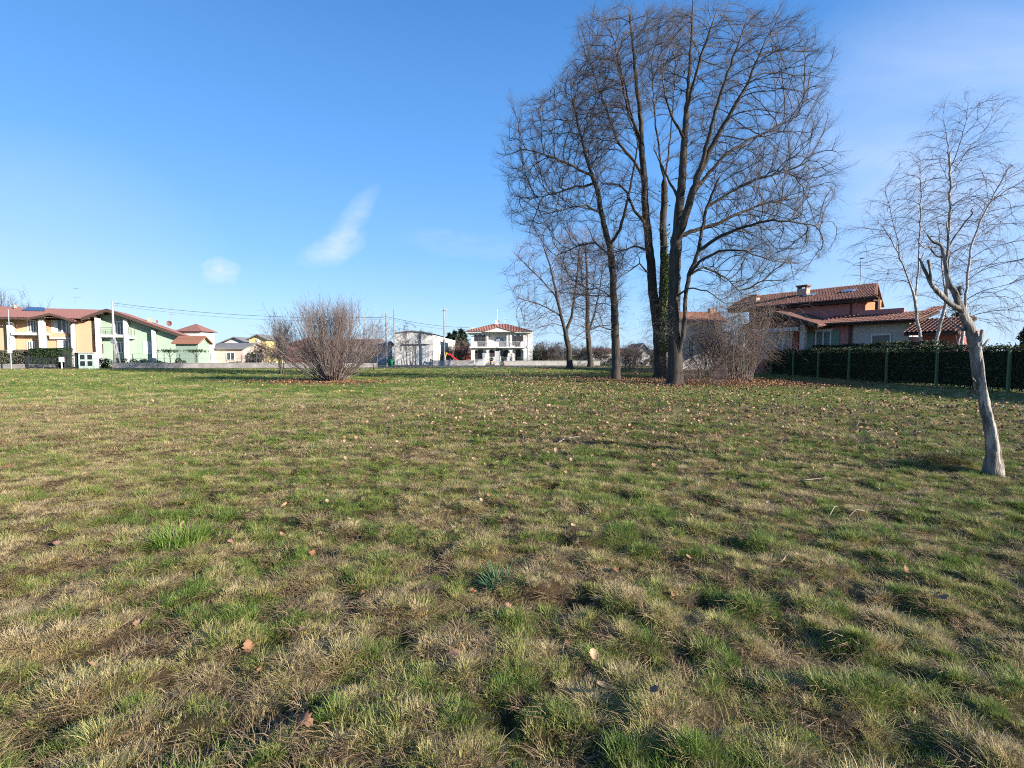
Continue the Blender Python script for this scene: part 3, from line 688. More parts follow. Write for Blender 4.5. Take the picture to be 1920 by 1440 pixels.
# ivy on the topped stem
ivy_m = blade_mat('ivy_leaf', [(0, (.025, .05, .015)), (.6, (.06, .11, .03)), (1, (.13, .18, .05))], trans=.2)
def leaf_cloud(C, sz, g, upb=.3, asp=1.5):
    n_ = len(C); nr = unit(g.normal(size=(n_, 3)) + np.array([0, 0, upb])); a = unit(np.cross(nr, unit(g.normal(size=(n_, 3))))); b_ = np.cross(nr, a)
    s = (np.asarray(sz) * g.uniform(.6, 1.3, n_))[:, None]
    V = np.stack([C - a * s * .5, C + b_ * s * .32, C + a * s * asp * .5, C - b_ * s * .32], 1).reshape(-1, 3)
    Q = np.arange(n_ * 4).reshape(-1, 4); return V, Q, np.repeat(g.uniform(size=n_), 4)
bl = np.array(treeB.location)
iv = []
for (p0, p1, rr_, m_) in (((1238, 660), (1244, 560), .42, 1500), ((1244, 560), (1245, 480), .38, 1500), ((1245, 480), (1244, 420), .32, 90), ((1244, 420), (1246, 345), .30, 16)):
    a, c = at(*p0, DB - .4), at(*p1, DB - .5); t = g.uniform(size=(m_, 1)); th = g.uniform(-1.0, 1.0, m_) * (2.0 if m_ < 1000 else 1.25) - .75
    iv.append(a + (c - a) * t + np.stack([np.cos(th), np.sin(th), 0 * th], -1) * (rr_ + g.uniform(-.05, .16, (m_, 1))))
V, Q, A = leaf_cloud(np.concatenate(iv) - bl, .13, g); mesh_np('ivy', V, Q, ivy_m, treeB, attrs={'bv': A})
# epicormic tangle on trunks B and C
def tangle_on(tree, segs, n_, tL, g, m_, tr=.006, name='trunk_shoots'):
    bb, dd_ = [], []
    for a, c, rr_ in segs:
        t = g.uniform(size=(n_, 1)); th = g.uniform(0, 6.28, n_); o_ = np.stack([np.cos(th), np.sin(th), 0 * th], -1)
        bb.append(a + (c - a) * t + o_ * rr_); dd_.append(o_ + np.array([0, 0, -.1]))
    bb = np.concatenate(bb) - np.array(tree.location); Pp, r1 = sprout(bb, np.concatenate(dd_), 1, *tL, tr, 5, (.0, .8), .1, .25, g, .09)
    P2, r2 = sprout(Pp[:, 2], Pp[:, 2] - Pp[:, 1], 3, tL[0] * .5, tL[1] * .6, tr * .7, 4, (.4, 1.2), .0, .2, g, .1); P3, r3 = sprout(Pp[:, 4], Pp[:, 4] - Pp[:, 3], 2, tL[0] * .5, tL[1] * .5, tr * .7, 3, (.3, 1.), .0, .2, g, .1)
    V, Q = joinq([tubes(Pp, r1, 3), tubes(P2, r2, 3), tubes(P3, r3, 3)]); mesh_np(name, V, Q, m_, tree)
tangle_on(treeB, [(at(1240, 650, DB), at(1243, 560, DB), .3), (at(1243, 560, DB), at(1244, 500, DB), .28)], 170, (.5, 1.5), g, twig_m)
tangle_on(treeC, [(at(1266, 640, DC), at(1264, 580, DC), .3)], 60, (.6, 1.7), g, twig_m)
tangle_on(treeA, [(at(1154, 640, DA), at(1151, 540, DA), .22), (at(1149, 500, DA), at(1147, 470, DA), .2)], 70, (.4, 1.1), g, twig_m)
# --- two smaller trees farther back on the left of the trio
DD, DE = 62., 72.
bare_tree('oak_tree', 'smaller forked bare tree far back, between white villa and leaning big oak', [
    (rooted(1069, DD, (1066, 650), (1060, 622)), .38, .30), (pl(DD, (1060, 622), (1050, 585), (1042, 545), (1032, 500), (1020, 465)), .22, .06), (pl(DD, (1060, 622), (1072, 595), (1076, 560), (1082, 520), (1086, 470)), .20, .06),
    (pl(DD, (1046, 560), (1020, 530), (990, 500), (965, 475)), .10, .03), (pl(DD, (1050, 590), (1010, 570), (975, 560)), .08, .03)],
    [env(900, 1020, 530, DD, 68, 100, 5), env(500, 1075, 500, DD, 50, 80, 5), env(200, 1000, 600, DD, 45, 45, 4)], g, step=.6, kill=.8, tL=(.5, 1.4), tr=.0085, rt=.018, twr=.06, sub=2, twn=2, tm=twig_red)
bare_tree('oak_tree', 'bare upright tree far back between the forked small tree and the leaning big oak', [
    (rooted(1108, DE, (1105, 655), (1102, 620), (1101, 560), (1101, 520), (1098, 460)), .42, .10), (pl(DE, (1103, 625), (1116, 585), (1124, 545), (1130, 500)), .15, .05)],
    [env(900, 1105, 520, DE, 62, 100, 5.5), env(300, 1105, 600, DE, 60, 50, 5)], g, step=.65, kill=.85, tL=(.6, 1.5), tr=.009, rt=.019, twr=.065, sub=2, twn=2, tm=twig_red)
# --- birches behind the hedge
def birch(label, D, limbs, envs, gz=0):
    return bare_tree('birch_tree', label, limbs, envs, g, step=.4, kill=.62, tL=(.4, 1.0), tr=.005, rt=.009, droop=.34, bm=birch_bark, tm=birch_twig, twn=2, sub=1, group='birches behind the hedge', zmin=3.2, thick=.035, tup=.0, flare=False, jit=.06, up=.2, sang=(.3, .9))
birch('leftmost birch behind the hedge, forking just above the tiled roof', 34., [(rooted(1728, 34., (1726, 640), (1720, 600), (1716, 565), (1712, 550)), 0.095, 0.077), (pl(34., (1712, 550), (1702, 520), (1688, 485), (1670, 450), (1655, 425)), 0.061, 0.021), (pl(34., (1716, 560), (1722, 510), (1724, 440), (1727, 360), (1725, 300)), 0.061, 0.017), (pl(34., (1688, 485), (1680, 440), (1668, 390), (1660, 360)), 0.034, 0.010)],
      [env(461, 1725, 370, 34., 55, 95, 2.5), env(364, 1665, 440, 34., 52, 75, 2.5), env(182, 1670, 510, 34., 55, 35, 2.)])
birch('tallest birch behind the hedge, straight stem rising above the dead tree', 31., [(rooted(1752, 31., (1752, 655), (1763, 610), (1776, 560), (1778, 480), (1780, 400), (1782, 340), (1780, 290)), 0.109, 0.049), (pl(31., (1780, 300), (1774, 250), (1768, 215)), 0.034, 0.008), (pl(31., (1781, 320), (1800, 270), (1812, 225), (1815, 195)), 0.034, 0.008), (pl(31., (1782, 345), (1760, 300), (1735, 298)), 0.027, 0.008), (pl(31., (1783, 330), (1815, 280), (1848, 248)), 0.027, 0.008)],
      [env(588, 1795, 260, 31., 58, 75, 2.4), env(461, 1785, 400, 31., 70, 110, 2.6)])
birch('birch behind the hedge with stem leaning to the right above the dead tree fork', 29., [(rooted(1800, 29., (1804, 640), (1808, 590), (1812, 540), (1822, 460), (1838, 415), (1860, 375), (1876, 340), (1890, 318)), 0.095, 0.025), (pl(29., (1858, 380), (1885, 358), (1915, 342)), 0.034, 0.010)],
      [env(588, 1870, 380, 29., 62, 70, 2.3), env(728, 1860, 500, 29., 75, 85, 2.6), env(224, 1850, 590, 29., 60, 40, 2.2)])
birch('pale thin birch behind the hedge between the tallest birch and the dead trunk', 36., [(rooted(1778, 36., (1776, 630), (1772, 590), (1770, 540), (1765, 480), (1760, 430)), 0.075, 0.021)], [env(364, 1760, 500, 36., 50, 80, 2.2)])
birch('short birch with two white stems crossing behind the dead trunk', 33., [(rooted(1786, 33., (1795, 648), (1802, 625), (1812, 600)), 0.054, 0.035), (pl(33., (1795, 648), (1790, 610), (1792, 570)), 0.034, 0.014)], [env(168, 1800, 570, 33., 35, 40, 1.8)])
# --- shrubs made of rods
def rod_shrub(name, label, loc, n_, H, spread, g, m_, r=.018, base=.4, curve=.25, side=9, sl=(.4, 1.3), tw=3, tl=(.15, .45), tr=.005, asym=(0, 0), droop=0., cat='shrub', group=None, hvar=(.65, 1.05), minel=.35, part='branches'):
    az = g.uniform(0, 6.283, n_); th = np.abs(g.normal(0, spread, n_)); th = np.minimum(th, 1.5 - minel * g.uniform(size=n_))
    d = np.stack([np.sin(th) * np.cos(az), np.sin(th) * np.sin(az), np.cos(th)], -1) + np.array([asym[0], asym[1], 0]); d = unit(d)
    b0 = np.stack([np.cos(az), np.sin(az), 0 * az], -1) * (base * np.sqrt(g.uniform(size=n_)))[:, None]
    Ln = (H * g.uniform(*hvar, n_) * (1 - .10 * (th / 1.2) ** 2))[:, None, None]; K_ = 8; f = np.linspace(0, 1, K_)[None, :, None]
    Pp = b0[:, None] + d[:, None] * Ln * f + np.array([0, 0, 1.]) * (curve - droop) * Ln * f ** 2 * np.sin(th)[:, None, None]
    Pp = Pp + np.cumsum(g.normal(0, .016, (n_, K_, 3)), 1) * Ln * f ** .5; Pp[:, :, 2] = np.maximum(Pp[:, :, 2], .02 + .12 * f[..., 0])
    parts = [tubes(Pp, r * (1 - .8 * np.linspace(0, 1, K_))[None] * g.uniform(.6, 1.3, (n_, 1)), 4)]
    ks = g.integers(2, K_ - 1, (n_, side)); src = np.take_along_axis(Pp, ks[..., None], 1).reshape(-1, 3); nx = np.take_along_axis(Pp, (ks + 1)[..., None], 1).reshape(-1, 3)
    P2, r2 = sprout(src + (nx - src) * g.uniform(size=(len(src), 1)), nx - src, 1, *sl, r * .38, 5, (.25, .75), .25 - droop, droop, g, .04); parts.append(tubes(P2, r2, 3))
    for kk in (1, 2, 3, 4):
        P3, r3 = sprout(P2[:, kk], P2[:, kk] - P2[:, kk - 1], max(1, tw - (kk == 4)), *tl, tr, 3, (.3, 1.), .15, droop * .6, g, .06); parts.append(tubes(P3, r3, 3))
    o = thing(name, label, cat, loc, 0, group); V, Q = joinq(parts); mesh_np(part, V, Q, m_, o); return o
pb = gd(622, 716); pb[2] = float(hgt(pb[0], pb[1]))
hazel_m = mat('hazel_rods', (.19, .145, .13), rough=.8, vary=.3, scale=1.3)
rod_shrub('hazel_bush', 'big fan shaped bare hazel bush standing alone in the field', pb, 190, 4.5, .60, g, hazel_m, r=.026, base=.6, curve=.2, side=9, sl=(.4, 1.2), tw=2, tl=(.18, .5), tr=.005, hvar=(.80, 1.0))
p = ground_at(525, 41.); rod_shrub('sapling_tree', 'slim bare sapling with purplish twigs left of the hazel bush', p, 14, 4.3, .16, g, twig_m, r=.03, base=.2, curve=.1, side=16, sl=(.5, 1.5), tw=3, tl=(.2, .5), tr=.007, cat='tree', hvar=(.6, 1.0))
p = ground_at(1310, 29.0); rod_shrub('bramble_bush', 'low russet tangle of brambles at the foot of the largest oak', p, 60, 1.8, .8, g, twig_red, r=.008, base=.9, side=8, sl=(.3, .8), tw=2, tl=(.1, .3), tr=.004, droop=.55, curve=.2)
p = ground_at(1374, 33.5); rod_shrub('arching_shrub', 'tall arching grey brown bare shrub hiding the corner of the pink house', p, 150, 6.4, .30, g, mat('arching_twigs', (.20, .15, .125), vary=.35, scale=1.5), r=.020, base=1.2, side=9, sl=(.6, 1.7), tw=2, tl=(.2, .6), tr=.0055, droop=.6, curve=.35)
p = ground_at(1335, 37.); rod_shrub('arching_shrub', 'lower bare shrub between the largest oak and the tall arching shrub', p, 110, 4.6, .4, g, twig_m, r=.016, base=1.0, side=8, sl=(.5, 1.4), tw=2, tl=(.2, .5), tr=.006, droop=.65, curve=.3)
p = ground_at(1205, 44.); rod_shrub('arching_shrub', 'dark low shrub with a few rusty leaves behind the ivy clad oak', p, 70, 2.5, .7, g, twig_m, r=.012, base=1.2, side=9, sl=(.4, 1.), tw=3, tl=(.2, .5), tr=.007, droop=.5, curve=.3)
# sapling with umbrella head and its stake
p = ground_at(700, 55.); o = thing('young_tree', 'small staked tree with flat umbrella crown right of the hazel bush', 'tree', p)
mb = MB().tube([(0, 0, -.1), (-.03, 0, .9), (-.08, 0, 1.55)], .05, 6, .035); mb.build('trunk', oak_bark, o, smooth=True)
bs = np.tile(np.array([[-.08, 0, 1.5]]), (34, 1)); az = g.uniform(0, 6.28, 34); dr = np.stack([np.cos(az), np.sin(az), np.full(34, .55)], -1)
P1, r1 = sprout(bs, dr, 1, 1.5, 2.7, .022, 6, (0, .25), .1, .12, g, .04); parts = [tubes(P1, r1, 4)]
for kk in (2, 3, 4, 5):
    P2, r2 = sprout(P1[:, kk], P1[:, kk] - P1[:, kk - 1], 5, .35, .9, .011, 4, (.3, 1.), .0, .25, g, .06); parts.append(tubes(P2, r2, 3))
V, Q = joinq(parts); mesh_np('crown', V, Q, twig_m, o)
p = ground_at(707, 54.); so = MB().tube([(p[0], p[1], -.1), (p[0] + .02, p[1], 1.7)], .03, 6).build('tree_stake', mat('stake_wood', (.16, .14, .12))); tag(so, 'thin dark stake beside the small umbrella crowned tree', 'stake')
# --- dead tree in the right foreground
dead_bark = bark('peeling_bark', (.27, .235, .205), (.075, .062, .054), 15, 1.0, .30)
_nt = dead_bark.node_tree; _pb = _nt.nodes['Principled BSDF']; _old = _pb.inputs['Base Color'].links[0].from_socket
_tc = [q for q in _nt.nodes if q.type == 'TEX_COORD'][0]; _mp = _nt.nodes.new('ShaderNodeMapping'); _mp.inputs['Scale'].default_value = (1, 1, .45); _nt.links.new(_tc.outputs['Object'], _mp.inputs['Vector'])
_nz = _nt.nodes.new('ShaderNodeTexNoise'); _nz.inputs['Scale'].default_value = 6; _nz.inputs['Detail'].default_value = 6; _nz.inputs['Roughness'].default_value = .65; _nt.links.new(_mp.outputs[0], _nz.inputs['Vector'])
_rp = _nt.nodes.new('ShaderNodeValToRGB'); _rp.color_ramp.elements[0].position = .54; _rp.color_ramp.elements[1].position = .60; _nt.links.new(_nz.outputs['Fac'], _rp.inputs['Fac'])
_mx = _nt.nodes.new('ShaderNodeMix'); _mx.data_type = 'RGBA'; _nt.links.new(_rp.outputs[0], _mx.inputs['Factor']); _nt.links.new(_old, _mx.inputs['A']); _mx.inputs['B'].default_value = (.35, .31, .265, 1); _nt.links.new(_mx.outputs['Result'], _pb.inputs['Base Color'])
bare_wood = bark('bare_wood', (.47, .42, .36), (.30, .255, .21), 16, .4, .12)
DT = 7.15
g0 = gd(1864, 882); g0[2] = float(hgt(g0[0], g0[1])) - .06; DT = g0[1]
dt = thing('dead_tree', 'crooked dead tree with peeling grey bark and sawn off limbs in the right foreground', 'tree', g0)
def gnarl(mbname, m_, specs, parent, S=16, amp=.17):
    parts = []
    for pts, rs in specs:
        pts = np.array(pts) - g0; rs = np.array(rs, float); n0 = len(pts); t = np.linspace(0, n0 - 1, (n0 - 1) * 12 + 1); i = np.minimum(t.astype(int), n0 - 2); f = (t - i)[:, None]
        pm1, p1, p2, p3 = pts[np.maximum(i - 1, 0)], pts[i], pts[i + 1], pts[np.minimum(i + 2, n0 - 1)]
        q = .5 * (2 * p1 + (p2 - pm1) * f + (2 * pm1 - 5 * p1 + 4 * p2 - p3) * f ** 2 + (3 * p1 - pm1 - 3 * p2 + p3) * f ** 3)
        rr_ = np.interp(t, np.arange(n0), rs)
        q = np.concatenate([q, q[-1:] + (q[-1:] - q[-2:-1]) * .05]); rr_ = np.append(rr_, rr_[-1] * .06); t = np.append(t, t[-1])
        V, Q = tubes(q[None], rr_[None], S); V = V.reshape(len(q), S, 3); c = q[:, None]
        ph = np.arange(S)[None] * 1.0; k = 1 + amp * (np.sin(ph * 3 * 2 * math.pi / S + t[:, None] * .8) * .5 + (vn(ph * 1.3 + 3, t[:, None] * 1.6, 5) - .5) * 1.7 + (vn(ph * 1.0 + 9, t[:, None] * 6.5, 6) - .5) * .9)
        V = c + (V - c) * k[..., None]
        parts.append((V.reshape(-1, 3), Q))
    V, Q = joinq(parts); return mesh_np(mbname, V, Q, m_, parent, smooth=True)
T = lambda px, py, dz=0: at(px, py, DT + dz)
px1 = DT / F / 1.33
gnarl('trunk', dead_bark, [([g0, T(1862, 858), T(1857, 815), T(1849, 775), T(1841, 738), T(1834, 700), T(1831, 668), T(1828, 645), T(1821, 622), T(1813, 603), T(1805, 588), T(1796, 565), T(1788, 545), T(1779, 530), T(1775, 505), T(1772, 488)],
     [r_ * px1 for r_ in (24, 15.5, 13, 12, 10.5, 11.5, 12, 13, 11, 9.5, 8.5, 7.5, 6.5, 6, 4.5, 4.2)])], dt)
limbs = [([T(1800, 580), T(1787, 573, -.02), T(1774, 563, -.05), T(1760, 549, -.08), T(1747, 535, -.1), T(1738, 515, -.12), T(1731, 500, -.15), T(1724, 484, -.15)], [7, 6.3, 5.8, 5.4, 4.6, 3.6, 3, 2.2]),
         ([T(1745, 533, -.1), T(1745, 518, -.15), T(1743, 502, -.18), T(1740, 487, -.2)], [4, 3.2, 3, 2.8]),
         ([T(1772, 490), T(1769, 474, .05), T(1765, 462, .1), T(1757, 456, .12), T(1748, 452, .12), T(1742, 445, .12), T(1739, 439, .12)], [4.2, 3.6, 3.4, 3, 2.6, 2, 1.2]),
         ([T(1773, 490), T(1777, 472, -.05), T(1778, 452, -.08), T(1776, 430, -.1), T(1775, 417, -.1)], [4, 3, 2.4, 1.8, 1.6]),
         ([T(1778, 466, -.05), T(1786, 450, -.1), T(1797, 434, -.15), T(1809, 417, -.2), T(1823, 401, -.25), T(1821, 395, -.25), T(1825, 390, -.25)], [2.4, 2, 1.8, 1.6, 1.8, 1.3, .8]),
         ([T(1768, 483, .05), T(1756, 479, .05), T(1747, 470, .02), T(1742, 463, 0), T(1734, 465, 0), T(1725, 457, -.02), T(1719, 447, -.02)], [2.2, 2, 1.8, 1.6, 1.5, 1.2, .7]),
         ([T(1727, 492, -.15), T(1729, 481, -.12), T(1732, 474, -.1)], [1.6, 1.2, .8]),
         ([T(1830, 652), T(1836, 640, -.05), T(1840, 630, -.08), T(1841, 618, -.08)], [8, 6.5, 5, 3]), ([T(1836, 655), T(1846, 646, -.08), T(1852, 638, -.1), T(1858, 635, -.1)], [4, 3, 1.8, 1]),
         ([T(1839, 722), T(1829, 716, -.02), T(1823, 708, -.03)], [6, 3.5, .9]), ([T(1850, 770), T(1861, 762, -.05), T(1865, 755, -.06)], [6, 3, .7]), 
         ([T(1812, 616), T(1803, 618, .05), T(1793, 610, .1), T(1782, 600, .12), T(1772, 592, .15)], [5, 3, 2, 1.4, .8])]
for k, (pts, rs) in enumerate(limbs): gnarl('limb', dead_bark if k not in (8,) else bare_wood, [(pts, [r_ * px1 for r_ in rs])], dt, 8, .2)
gnarl('bare_wood_strip', bare_wood, [([T(1838, 655, -.05), T(1842, 690, -.06), T(1846, 725, -.05), T(1850, 755, -.05), T(1858, 790, -.05), T(1865, 820, -.05), T(1869, 850, -.05), T(1871, 880, -.05)], [r_ * px1 for r_ in (3, 5, 4.5, 6, 6, 6, 5, 6)])], dt, 8, .2)
# evergreen plants
ever_m = blade_mat('evergreen_leaf', [(0, (.018, .032, .014)), (.6, (.035, .06, .022)), (1, (.07, .10, .035))], trans=.12)
hedge_m = blade_mat('hedge_leaf', [(0, (.020, .032, .016)), (.65, (.046, .066, .026)), (1, (.13, .14, .05))], trans=.12)
conif_m = blade_mat('conifer_needles', [(0, (.012, .026, .016)), (1, (.035, .06, .032))], trans=.05)
dark_wood = mat('dark_twigs', (.055, .045, .035), vary=.3)
def clipped_hedge(name, label, loc, rz, Ln, Wd, H, g, n_, sz, m_=None, group=None, ragged=.0, cat='hedge'):
    o = thing(name, label, cat, loc, rz, group); c = []
    u = g.uniform(size=n_); f = g.uniform(size=n_); side = g.choice(4, n_, p=[.42, .30, .22, .06])
    x = u * Ln; dep = np.abs(g.normal(0, .09, n_))
    wob = (fbm(x * .8, f * 3, 12, 3) - .5) * .35
    y = np.where(side == 0, dep + wob * .5, np.where(side == 2, Wd - dep, f * Wd)); z = np.where(side == 1, H - dep * .8 + (fbm(x * .9, y * 2, 14, 3) - .5) * .45, f * H)
    x = np.where(side == 3, np.where(f < .5, dep, Ln - dep), x)
    if ragged:
        k = g.uniform(size=n_) < .10; z = np.where((side == 1) & k, z + np.abs(g.normal(0, ragged, n_)), z)
    V, Q, A = leaf_cloud(np.stack([x, y, z], -1), sz, g, .4); mesh_np('foliage', V, Q, m_ or hedge_m, o, attrs={'bv': A})
    xs = np.linspace(.12, Ln - .12, max(2, int(Ln / .35))); pr = []
    for sy in (.3, .7):
        B = np.stack([xs, np.full_like(xs, Wd * sy), np.zeros_like(xs)], -1); Pp, rr_ = sprout(B, np.tile([[0, 0, 1.]], (len(B), 1)), 5, H * .6, H * .95, .012, 4, (0, .35), .3, 0, g, .05); pr.append(tubes(Pp, rr_, 3))
    pr.append(None); pr.pop(); V, Q = joinq(pr)
    mesh_np('branches', V, Q, dark_wood, o)
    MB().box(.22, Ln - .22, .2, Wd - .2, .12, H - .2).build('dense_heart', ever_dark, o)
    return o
ever_dark = mat('dark_inner_leaves', (.022, .032, .015), vary=.4, scale=12, bump=.8, bscale=25)  # dark green of the solid core that closes the hedges
HX = 22.35
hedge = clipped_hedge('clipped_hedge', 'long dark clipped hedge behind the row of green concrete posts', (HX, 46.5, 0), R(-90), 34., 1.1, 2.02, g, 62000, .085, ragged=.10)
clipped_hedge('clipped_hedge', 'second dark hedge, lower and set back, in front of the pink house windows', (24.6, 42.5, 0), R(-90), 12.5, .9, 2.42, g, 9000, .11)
def bush(name, label, c, rx, ry, rz, g, n_, sz, m_=None, cat='shrub', group=None):
    o = thing(name, label, cat, c, 0, group); pts = []
    k = max(4, int(n_ / 220)); cc = unit(g.normal(size=(k, 3))) * g.uniform(.35, .85, (k, 1)); cc[:, 2] = np.abs(cc[:, 2]); rr_ = g.uniform(.28, .5, k)
    for i in range(k): pts.append(cc[i] + unit(g.normal(size=(n_ // k, 3))) * rr_[i] * g.uniform(.75, 1.05, (n_ // k, 1)))
    C = np.concatenate(pts) * np.array([rx, ry, rz]); C[:, 2] = np.abs(C[:, 2])
    V, Q, A = leaf_cloud(C, sz, g, .3); mesh_np('foliage', V, Q, m_ or ever_m, o, attrs={'bv': A})
    Pp, r1 = sprout(np.zeros((14, 3)), np.tile([[0, 0, 1.]], (14, 1)), 1, rz * .5, rz * .95, .03, 4, (0, .7), .1, 0, g, .05); V, Q = tubes(Pp, r1, 4); mesh_np('stems', V, Q, dark_wood, o); return o
def conifer(label, c, H, Rb, g, n_=2600, sz=.35, group=None):
    o = thing('conifer_tree', label, 'tree', c, 0, group); lv = int(H / .45); pts = []
    for i in range(lv):
        f = (i + .5) / lv; rad = Rb * (1 - f) ** .85 * g.uniform(.8, 1.12); m = max(5, int(9 * (1 - f) + 4))
        for a in g.uniform(0, 6.28, m):
            q = max(4, int(n_ / lv / m)); t = g.uniform(.15, 1, q); pts.append(np.stack([np.cos(a + g.normal(0, .12, q)) * rad * t, np.sin(a + g.normal(0, .12, q)) * rad * t, H * (.06 + .94 * f) - .22 * rad * t + g.normal(0, .1, q)], -1))
    V, Q, A = leaf_cloud(np.concatenate(pts), sz, g, .0, 2.4); mesh_np('foliage', V, Q, conif_m, o, attrs={'bv': A})
    MB().tube([(0, 0, -.2), (0, 0, H * .95)], Rb * .07, 7, .02).build('trunk', oak_bark, o); return o
# ================================================================ road, walls, houses
asphalt = mat('asphalt', (.085, .085, .09), rough=.9, vary=.25, scale=4, bump=.3, bscale=90, coord='Object')
conc_wall = mat('stained_concrete', (.40, .37, .34), rough=.95, col2=(.20, .17, .15), scale=1.3, hard=.3, bump=.4, bscale=20, detail=8)
conc_pale = mat('pale_concrete', (.50, .47, .43), rough=.95, col2=(.30, .28, .25), scale=1.6, hard=.35, bump=.3, bscale=25)
pole_m = mat('grey_concrete_pole', (.36, .35, .34), vary=.12, scale=2); metal = mat('dark_metal', (.05, .055, .06), rough=.5, metal=.4, vary=.1); galv = mat('galvanised_metal', (.38, .40, .42), rough=.5, metal=.5, vary=.1)
white = mat('white_plaster', (.58, .57, .55), vary=.04, scale=.8, bump=.15); offwhite = mat('offwhite_plaster', (.58, .565, .55), vary=.08, scale=.8)
orange = mat('orange_plaster', (.50, .30, .185), vary=.06, scale=.7); green_p = mat('mint_green_plaster', (.285, .365, .285), vary=.06, scale=.7)
pink = mat('pink_plaster', (.50, .205, .185), vary=.08, scale=.8, bump=.15); brick_red = mat('brick_red_plaster', (.36, .115, .095), vary=.12, scale=1.5); cream = mat('cream_plaster', (.58, .46, .38), vary=.06); beige = mat('beige_plaster', (.50, .44, .39), vary=.07)
orange_rev = mat('orange_reveal', (.40, .165, .08), vary=.06); yellow = mat('yellow_plaster', (.66, .50, .22), vary=.07); grey_pl = mat('grey_plaster', (.50, .49, .47), vary=.1, scale=.7)
tile = mat('clay_tiles', (.26, .12, .085), col2=(.125, .065, .05), scale=7, hard=.3, rough=.85, bump=.2); tile_red = mat('red_clay_tiles', (.30, .145, .115), col2=(.22, .10, .085), scale=5, hard=.35, rough=.85); tile_or = mat('orange_clay_tiles', (.36, .165, .10), col2=(.25, .11, .07), scale=5, hard=.35)
tile_lt = mat('pale_clay_tiles', (.40, .20, .145), col2=(.24, .10, .075), scale=8, hard=.3); grey_roof = mat('grey_roofing', (.20, .195, .19), vary=.2, scale=2)
timber = mat('dark_timber', (.060, .038, .030), vary=.3, scale=6); glass = mat('window_glass', (.045, .055, .065), rough=.08, spec=.6, vary=.3, scale=1.2); frame_w = mat('white_frame', (.74, .73, .72), vary=.04)
shut_g = mat('green_shutter', (.19, .30, .225), vary=.1); shut_b = mat('dark_brown_shutter', (.045, .030, .036), vary=.2); curtain = mat('net_curtain', (.52, .53, .52), vary=.25, scale=14)
solar = mat('solar_glass', (.03, .045, .09), rough=.2, spec=.6, vary=.2); chim_m = mat('chimney_plaster', (.52, .34, .25), vary=.12); copper = mat('brown_gutter', (.10, .045, .035), rough=.5, vary=.1)
# --- road sheet
def bnd(x): return float(np.interp(x, [-90, -55, -22, -12, 22, 90], [60.6, 63.2, 66.9, 72.0, 76.0, 82.0]))
def wl(x): return float(np.interp(x, [-90, -55, -22, 40], [61.8, 64.4, 67.5, 72]))
xs = list(np.linspace(-90, -22.2, 24)); me = MB()
me.add([(x, bnd(x) + .15 * math.sin(x * 1.7), .012) for x in xs] + [(x, wl(x) + .5, .012) for x in xs], [(i, i + 1, len(xs) + i + 1, len(xs) + i) for i in range(len(xs) - 1)])
xs = list(np.linspace(-22.2, 70, 36))
me.add([(x, bnd(x) + .15 * math.sin(x * 1.7), .012) for x in xs] + [(x, 83.5, .012) for x in xs], [(i, i + 1, len(xs) + i + 1, len(xs) + i) for i in range(len(xs) - 1)])
me.add([(-21.5, 83.5, .012), (-13.2, 83.5, .012), (-13.4, 89.6, .012), (-21.5, 89.6, .012)], [(0, 1, 2, 3)])
tag(me.build('road', asphalt), kind='structure')
def run_wall(name, label, p0, p1, h, t, m_, cap=True, z0=-.1):
    d = math.hypot(p1[0] - p0[0], p1[1] - p0[1]); o = thing(name, label, 'wall', (p0[0], p0[1], 0), math.atan2(p1[1] - p0[1], p1[0] - p0[0]))
    MB().box(0, d, 0, t, z0, h).build('wall_face', m_, o)
    if cap: MB().box(-.03, d + .03, -.04, t + .04, h + .002, h + .07).build('coping', conc_pale, o)
    return o
run_wall('boundary_wall', 'long low stained concrete wall in front of the green house, topped by a wire fence', (-51.0, wl(-51) + .55), (-23.5, wl(-23.5) + .55), .62, .25, conc_wall)
run_wall('boundary_wall', 'low wall continuing behind the hazel bush to the driveway', (-23.4, wl(-23.4) + .56), (-18.5, 70.5), .5, .25, conc_wall)
run_wall('boundary_wall', 'low pale wall in front of the red play slide', (-12.9, 83.9), (-6.2, 83.9), .78, .25, conc_pale)
run_wall('boundary_wall', 'low stone coloured wall right of the white villa gate', (-1.2, 83.9), (14.5, 84.2), .72, .28, conc_pale)
run_wall('boundary_wall', 'short low wall left of the pale green meter cabinet, before the evergreen hedge', (-66.5, 63.6), (-57.3, 64.1), .45, .2, conc_wall)
def wire_fence(label, p0, p1, z0, h, npost, rails=(1.,)):
    d = math.hypot(p1[0] - p0[0], p1[1] - p0[1]); o = thing('wire_fence', label, 'fence', (p0[0], p0[1], z0), math.atan2(p1[1] - p0[1], p1[0] - p0[0]))
    for i in range(npost):
        x = d * i / (npost - 1); MB().tube([(x, .12, 0), (x, .12, h)], .035, 6).build('post', metal, o)
    mb = MB()
    for r_ in rails: mb.tube([(0, .12, h * r_), (d, .12, h * r_)], .012, 4)
    k = int(d / .35)
    for i in range(k): mb.tube([(d * i / k, .12, .05), (d * i / k, .12, h)], .004, 3)
    mb.build('wire_mesh', galv, o); return o
wire_fence('wire mesh fence on thin dark posts along the stained concrete wall', (-50.5, wl(-50.5) + .6), (-24, wl(-24) + .6), .69, 1.15, 15, (1., .5))
wire_fence('tall grey railing in front of the warehouse door', (-17.5, 88.0), (-11.6, 87.4), .0, 2.3, 7, (1., .05))
